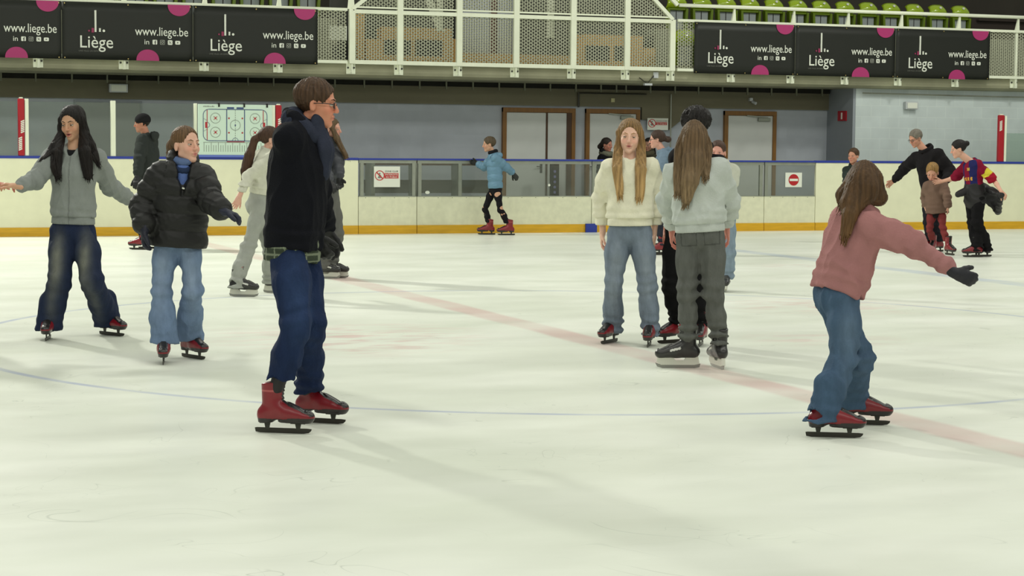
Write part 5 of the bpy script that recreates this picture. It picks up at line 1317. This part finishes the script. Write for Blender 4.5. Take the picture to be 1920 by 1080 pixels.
def P_back():
    def fn(c, v, cc):     # back pockets of the grey jeans
        L = v-c['PV']; x = L@c['left']; z = L@c['up']; bk = (L@c['tf']) < -.02
        for sx in (-1, 1):
            e = np.maximum(np.abs(x-sx*.075)/.05, np.abs(z+.015)/.06); m = bk & (e > .93) & (e < 1.05); cc[m] = cc[m]*.6
        return cc
    person('person seen from behind with long light brown hair in pale grey sweatshirt and hockey skates', 1.53, [(1273, 690, -88), (1345, 690, -168)], (1313, 437), (1306, 308), (1301, 266), 174, 176, 2, 0,
        arms=[[(1252, 378, 1), (1260, 432, 1), (1258, 462), dict(curl=.5)], [(1366, 378, 1), (1362, 428, 1), (1366, 450), dict(curl=.5)]], knees=[(1290, 548, 1), (1338, 545, 1)], res=.005, skin=(196, 128, 112), hs=1.05,
        top=dict(kind='sweater', col=(184, 190, 184), hem=-.005, fat=.052, sl=(.082, .074, .058), collar='crew', seed=91, amp=.008),
        legs=dict(col=(92, 94, 90), r=(.108, .084, .070, .060), hem=.17, fcol=fn, name='jeans', stack=1.5, seed=14, mat_=M_denim), skate='hockey', skate_s=1.02,
        hair=dict(style='long', ears=False, col=(96, 76, 54), tip=(128, 108, 80), locks=50, seed=16, pieces=[
            ([(0, -.05, .09), (0, -.085, .0), (0, -.10, -.12), (-.02, -.125, -.24), (-.045, -.130, -.36)], [.05, .070, .070, .050, .026], .42),
            ([(.05, -.05, .06), (.075, -.05, -.05), (.075, -.08, -.20)], [.03, .036, .02], .5), ([(-.05, -.05, .06), (-.08, -.05, -.05), (-.09, -.10, -.30)], [.03, .036, .03], .5)]), group=SKATERS)
def P_dark():
    person('person with curly black hair and black clothes behind the pale grey sweatshirt', 1.68, [(1314, 648, -12), (1261, 643, -55)], (1288, 425), (1310, 288), (1304, 240), -25, -20, -6, 0,
        arms=[[(1352, 345, 1), (1345, 400, 1)], [(1262, 360, 1), (1250, 428, -1), (1245, 458), dict(curl=.5)]], knees=[(1312, 535), (1257, 537)], res=.006, skin=(190, 124, 104),
        top=dict(kind='coat', col=(24, 23, 26), hem=.0, fat=.03, sl=(.07, .06, .05), collar='high', seed=101, band=False, name='jacket'), legs=dict(kind='cloth', col=(18, 18, 19), r=(.095, .075, .06, .058), hem=.14, name='trousers', seed=16),
        hair=dict(style='curly', ears=False, col=(24, 20, 18), seed=17, cap=(.108, .122, .100), capc=(0, -.018, .062)), group=SKATERS)
def P_bluehood():
    person('person with glasses and low bun in blue-grey hoodie behind the golden haired one', 1.60, [(1234, 478, -82), (1246, 476, -82)], (1244, 352), (1245, 284), (1232, 262), -92, -96, -4, 0,
        arms=[[(1238, 315, -1), (1232, 345, -1)], [(1236, 320, 1), (1226, 345, 1)]], knees=[(1236, 412), (1244, 412)], res=.0075, skin=(206, 156, 138),
        top=dict(kind='sweater', col=(104, 122, 138), hem=0, fat=.03, sl=(.066, .058, .05), collar='hood', seed=111, name='hoodie'), legs=dict(kind='cloth', col=(40, 42, 50), r=(.095, .075, .06, .055), hem=.13, name='trousers'),
        hair=dict(style='tied', col=(60, 44, 36), seed=18, pieces=[([(0, -.09, .01), (0, -.15, -.005)], [.035, .042], 1., (1, 0, 0))]), extras=lambda c: glasses(c), group=SKATERS)
def behind_board(label, hd_, H, face, skin, hair, coat, collar, v=31.5, seed=5, arms=None, extra=None, fur=None):
    D_ = float(onv(hd_[0], hd_[1], v)@Fh); sc = FPX/D_; hz = 540-FPX*math.tan(PITCH)+(hd_[0]-960)*math.tan(ROLL)
    fy = hz+CAMH*sc
    hd2 = (hd_[0], hd_[1]); nkk = (hd_[0]-2, hd_[1]+.19*sc); pvk = (hd_[0]-2, hd_[1]+.66*sc*H/1.6)
    def ex(c):
        if fur: ring_collar(c, 'fur_trim', fur, .05, .095, .05, .3)
        if extra: extra(c)
    person(label, H, [(hd_[0]+8, fy, face), (hd_[0]-12, fy, face)], pvk, nkk, hd2, face, face, -5, 0, res=.008, D=D_, skin=skin, hair=hair, skate=None,
        top=dict(kind='coat', col=coat, hem=.1, fat=.05, sl=(.078, .066, .05), collar=collar, seed=seed, band=False), legs=dict(kind='cloth', col=(30, 30, 34), r=(.095, .075, .06, .06), hem=.05, name='trousers'), extras=ex, group='spectators behind the boards', gloves=[(30, 30, 30), (30, 30, 30)])
def P_fur():
    behind_board('person in black coat with grey fur hood behind the boards by second door', (1138, 272), 1.50, 55, (190, 130, 110), dict(style='tied', col=(44, 36, 32), seed=19, pieces=[([(0, -.09, .01), (0, -.13, -.04)], [.05, .045], 1., (1, 0, 0))]), (22, 22, 24), 'fur', fur=(112, 112, 96))
def P_spect():
    behind_board('person in olive coat half hidden between the golden hair and the low bun', (1216, 272), 1.52, -30, (160, 120, 100), dict(style='long', ears=False, col=(30, 26, 24), seed=20, pieces=[([(0, -.07, .05), (0, -.09, -.15)], [.08, .08], .6)]), (62, 60, 48), 'fur', v=31.7, fur=(80, 76, 60))
def P_greykid():
    person('child in whitish jacket and pale blue trousers behind the grey sweatshirt, hand out', 1.43, [(1361, 547, -8), (1340, 545, -8)], (1352, 402), (1350, 312), (1346, 287), -15, -15, 0, 0,
        arms=[[(1368, 365, -1), (1364, 415, -1), (1366, 436), dict(curl=.6)], [(1332, 365, 1), (1330, 410, 1)]], knees=[(1366, 475), (1338, 475)], res=.0075, skin=(206, 150, 134),
        top=dict(kind='coat', col=(190, 192, 178), hem=.02, fat=.04, sl=(.075, .068, .056), collar='high', seed=121, band=False, name='jacket'), legs=dict(col=(128, 144, 158), r=(.095, .085, .075, .08), hem=.12, name='trousers'),
        hair=dict(style='tied', col=(70, 50, 40), seed=21), skate='hockey', group=SKATERS)
def P_pink():
    person('child in dusty pink jacket and blue jeans gliding right with one arm stretched out', 1.33, [(1618, 796, 80), (1565, 820, 82)], (1570, 548), (1612, 405), (1622, 354), 112, 158, -2, 0,
        arms=[[(1580, 470, 1), (1545, 545, 1), (1536, 580), dict(curl=.5)], [(1716, 457, -1), (1790, 512, -1), (1832, 528), dict(curl=.3)]], knees=[(1612, 672), (1582, 672)], res=.0055, skin=(208, 158, 140), build=1.06, hs=1.06,
        top=dict(kind='coat', col=(162, 114, 113), hem=-.005, fat=.055, sl=(.092, .078, .062), collar='high', seed=131, band=False, name='jacket', amp=.010, hemw=.01),
        legs=dict(col=(66, 88, 112), r=(.118, .102, .088, .100), hem=.085, fcol=light_jeans(.3, (96, 116, 138)), name='jeans', stack=.6, seed=19), skate_s=1.02,
        hair=dict(style='long', ears=False, col=(78, 56, 34), tip=(112, 82, 50), locks=30, seed=22, pieces=[
            ([(0, -.04, .08), (0, -.075, .0), (0, -.075, -.09)], [.06, .080, .060], .6), ([(.05, -.02, .05), (.07, -.01, -.04), (.06, -.01, -.09)], [.04, .04, .03], .6), ([(-.05, -.02, .05), (-.07, -.01, -.04), (-.06, -.01, -.09)], [.04, .04, .03], .6),
            ([(0, -.085, -.04), (0, -.10, -.14), (0, -.105, -.24)], [.04, .036, .022], .7)]), gloves=[(30, 34, 44), (34, 34, 40)], extras=None, group=SKATERS)
def P_boy():
    person('small boy with brown hair in dark green jacket behind the head of the pink jacket', 1.36, [(1612, 455, -20), (1596, 455, -20)], (1603, 372), (1602, 314), (1600, 293), -25, -35, 0, 0,
        arms=[[(1618, 340, 1), (1616, 365, 1)], [(1588, 338, -1), (1586, 362, -1)]], res=.008, skin=(190, 136, 112),
        top=dict(kind='coat', col=(44, 52, 48), hem=.04, fat=.04, sl=(.072, .064, .05), collar='high', seed=141, band=False, name='jacket'), legs=dict(kind='cloth', col=(32, 32, 34), r=(.09, .07, .055, .052), hem=.12, name='trousers'),
        hair=dict(style='short', col=(70, 50, 32), seed=23), gloves=[(36, 40, 38), (36, 40, 38)], group=SKATERS)
def P_oldman():
    person('grey haired person in black jacket bending left with one hand out at far right', 1.74, [(1755, 472, -55), (1740, 471, -60)], (1752, 365), (1738, 285), (1717, 260), -50, -62, -22, 0,
        arms=[[(1783, 322, -1), (1770, 342, -1), (1758, 350), dict(curl=.5)], [(1697, 315, 1), (1676, 339, 1), (1662, 350), dict(curl=.4)]], knees=[(1752, 420), (1740, 420)], res=.007, skin=(196, 144, 120), build=1.08,
        top=dict(kind='coat', col=(28, 26, 28), hem=.10, fat=.045, sl=(.085, .072, .056), collar='high', seed=151, band=False, name='jacket'), legs=dict(kind='cloth', col=(34, 34, 40), r=(.10, .08, .065, .06), hem=.13, name='trousers'),
        hair=dict(style='short', col=(112, 106, 96), seed=24, face=(.080, .074, .085), facec=(0, .116, -.020)), extras=lambda c: glasses(c, (90, 80, 70)), group=SKATERS)
def P_coatkid():
    person('small child in beige brown coat, short skirt and dark red tights between two adults', 1.18, [(1781, 478, 15), (1748, 474, -25)], (1756, 390), (1754, 343), (1748, 324), -12, -20, -24, 0,
        arms=[[(1776, 368, -1), (1777, 390, -1)], [(1733, 368, -1), (1735, 388, -1)]], knees=[(1768, 428), (1743, 430)], res=.007, skin=(198, 148, 124), hs=1.06,
        top=[dict(kind='coat', col=(112, 90, 78), hem=.07, fat=.055, sl=(.085, .078, .065), collar='high', seed=161, band=False, amp=.006, hemw=.02),
             dict(kind='shirt', col=(26, 24, 26), hem=.13, fat=.02, sl=(.05, .05, .04), sleeves=(0, 0), collar=None, band=False, seed=162, name='skirt')],
        legs=dict(kind='cloth', col=(122, 54, 54), r=(.092, .078, .062, .056), hem=.18, name='tights', stack=.08, amp=.002),
        hair=dict(style='long', ears=False, col=(140, 108, 62), locks=12, seed=25, face=(.058, .08, .085), pieces=[([(0, -.06, .05), (0, -.08, -.05)], [.075, .06], .6)]), extras=None, group=SKATERS)
def P_football():
    def stripes(c, v, cc):
        L = v-c['PV']; x = L@c['left']; xx = np.where(np.abs(x) < .16, x, .16)
        a = np.arctan2(L@c['left'], L@c['tf']); st = np.sin(a*4.2+.6) > .05; cc[st] = S((122, 20, 46)); cc[~st] = S((34, 36, 84))
        fr = (L@c['tf']) > .05; z = L@c['up']
        d0 = np.linalg.norm(v-c['SH'][0]-(c['E'][0]-c['SH'][0])*.55, axis=1); cc[(d0 > .050) & (d0 < .078) & (((v-c['SH'][0])@Fh) < -.01)] = S((206, 190, 60))
        t = (v-c['SH'][0])@nrm(c['E'][0]-c['SH'][0]); m = (t > .21) & (np.linalg.norm(v-c['SH'][0]-t[:, None]*nrm(c['E'][0]-c['SH'][0]), axis=1) < .09); cc[m] = S((150, 24, 44))
        m = fr & (np.abs(z-.20) < .022) & (np.abs(x) < .10) & (np.sin(x*160) > -.3); cc[m] = S((200, 150, 60))
        m = fr & (np.abs(z-.33) < .02) & (np.abs(x-.06) < .02); cc[m] = S((190, 150, 70)); cc[z < -.115+.03] = S((140, 22, 44)); return cc
    def ex(c):
        f = Field(); PV, up, tf, left = c['PV'], c['up'], c['tf'], c['left']     # black jacket tied round the waist, its tail held out behind
        f.cone(PV+up*.10, PV-Up*.08, .145, .165, .03, tf, .85); f.cut(PV+up*.13, up); f.cone(PV+tf*.10+up*.06, PV+tf*.26+up*.01, .05, .045, .02)
        q0 = c['W'][0]; f.chain([PV-tf*.12+up*.0, PV-tf*.26-Up*.08, PV-tf*.36-Up*.28], [.11, .12, .05], .03, left, .35); f.chain([PV-tf*.14+up*.06, q0-Up*.04], [.06, .035], .03, left, .5); f.chain([q0-Up*.04, PV-tf*.36-Up*.30], [.03, .045], .03)
        v, q = f.mesh(.007, lambda P, d: d-folds(P, 22, 5)*.014); mesh_obj('jacket_round_waist', v, q, M_nylon, c['root'], np.tile(S((30, 28, 30)), (len(v), 1)))
    person('person with dark hair in bun wearing a claret and blue football shirt at far right', 1.55, [(1840, 481, -80), (1824, 482, -82)], (1828, 362), (1822, 302), (1797, 280), -72, -92, -12, 0,
        arms=[[(1865, 340, -1), (1878, 360, -1), (1888, 372), dict(curl=.8)], [(1790, 334, 1), (1766, 340, 1), (1750, 342), dict(curl=.3)]], knees=[(1832, 418), (1824, 418)], res=.006, skin=(206, 158, 136), bare_arms=True, shoulder=1.0,
        top=dict(kind='shirt', col=(34, 36, 84), hem=-.115, fat=.026, sl=(.070, .068, .05), sleeves=(.5, .5), collar='crew', seed=171, band=False, fcol=stripes, name='football_shirt'), legs=dict(kind='cloth', col=(20, 19, 21), r=(.105, .088, .078, .082), hem=.08, name='trousers', rise=.08),
        hair=dict(style='tied', col=(26, 22, 22), seed=26, pieces=[([(0, -.09, .05), (0, -.125, .055)], [.034, .036], 1., (1, 0, 0))]), extras=ex, group=SKATERS)
def P_left():
    person('person outside the left edge, only the dark sleeve and hand reaching in', 1.5, [(-95, 640, 10), (-150, 640, 0)], (-120, 445), (-120, 315), (-120, 275), 10, 10, 0, 0,
        arms=[[(-60, 352, 1), (0, 347, -1), (26, 347), dict(curl=.9)], None], res=.006, skin=(196, 128, 106), D=None,
        top=dict(kind='coat', col=(30, 34, 50), hem=.0, fat=.045, sl=(.08, .068, .052), collar='high', seed=181, band=False, name='jacket'), legs=dict(col=(50, 60, 90), name='jeans', hem=.1), hair=dict(style='short', col=(60, 44, 32)), group=SKATERS)
PEOPLE = [P_hoodie, P_puffer, P_man, P_hat, P_ponytail, P_behind_man, P_bluekid, P_blonde, P_back, P_dark, P_bluehood, P_fur, P_spect, P_greykid, P_pink, P_boy, P_oldman, P_coatkid, P_football, P_left]
import time, os
_t0 = time.time()
for fn in PEOPLE:
    fn()
print('people built in %.0f s' % (time.time()-_t0))
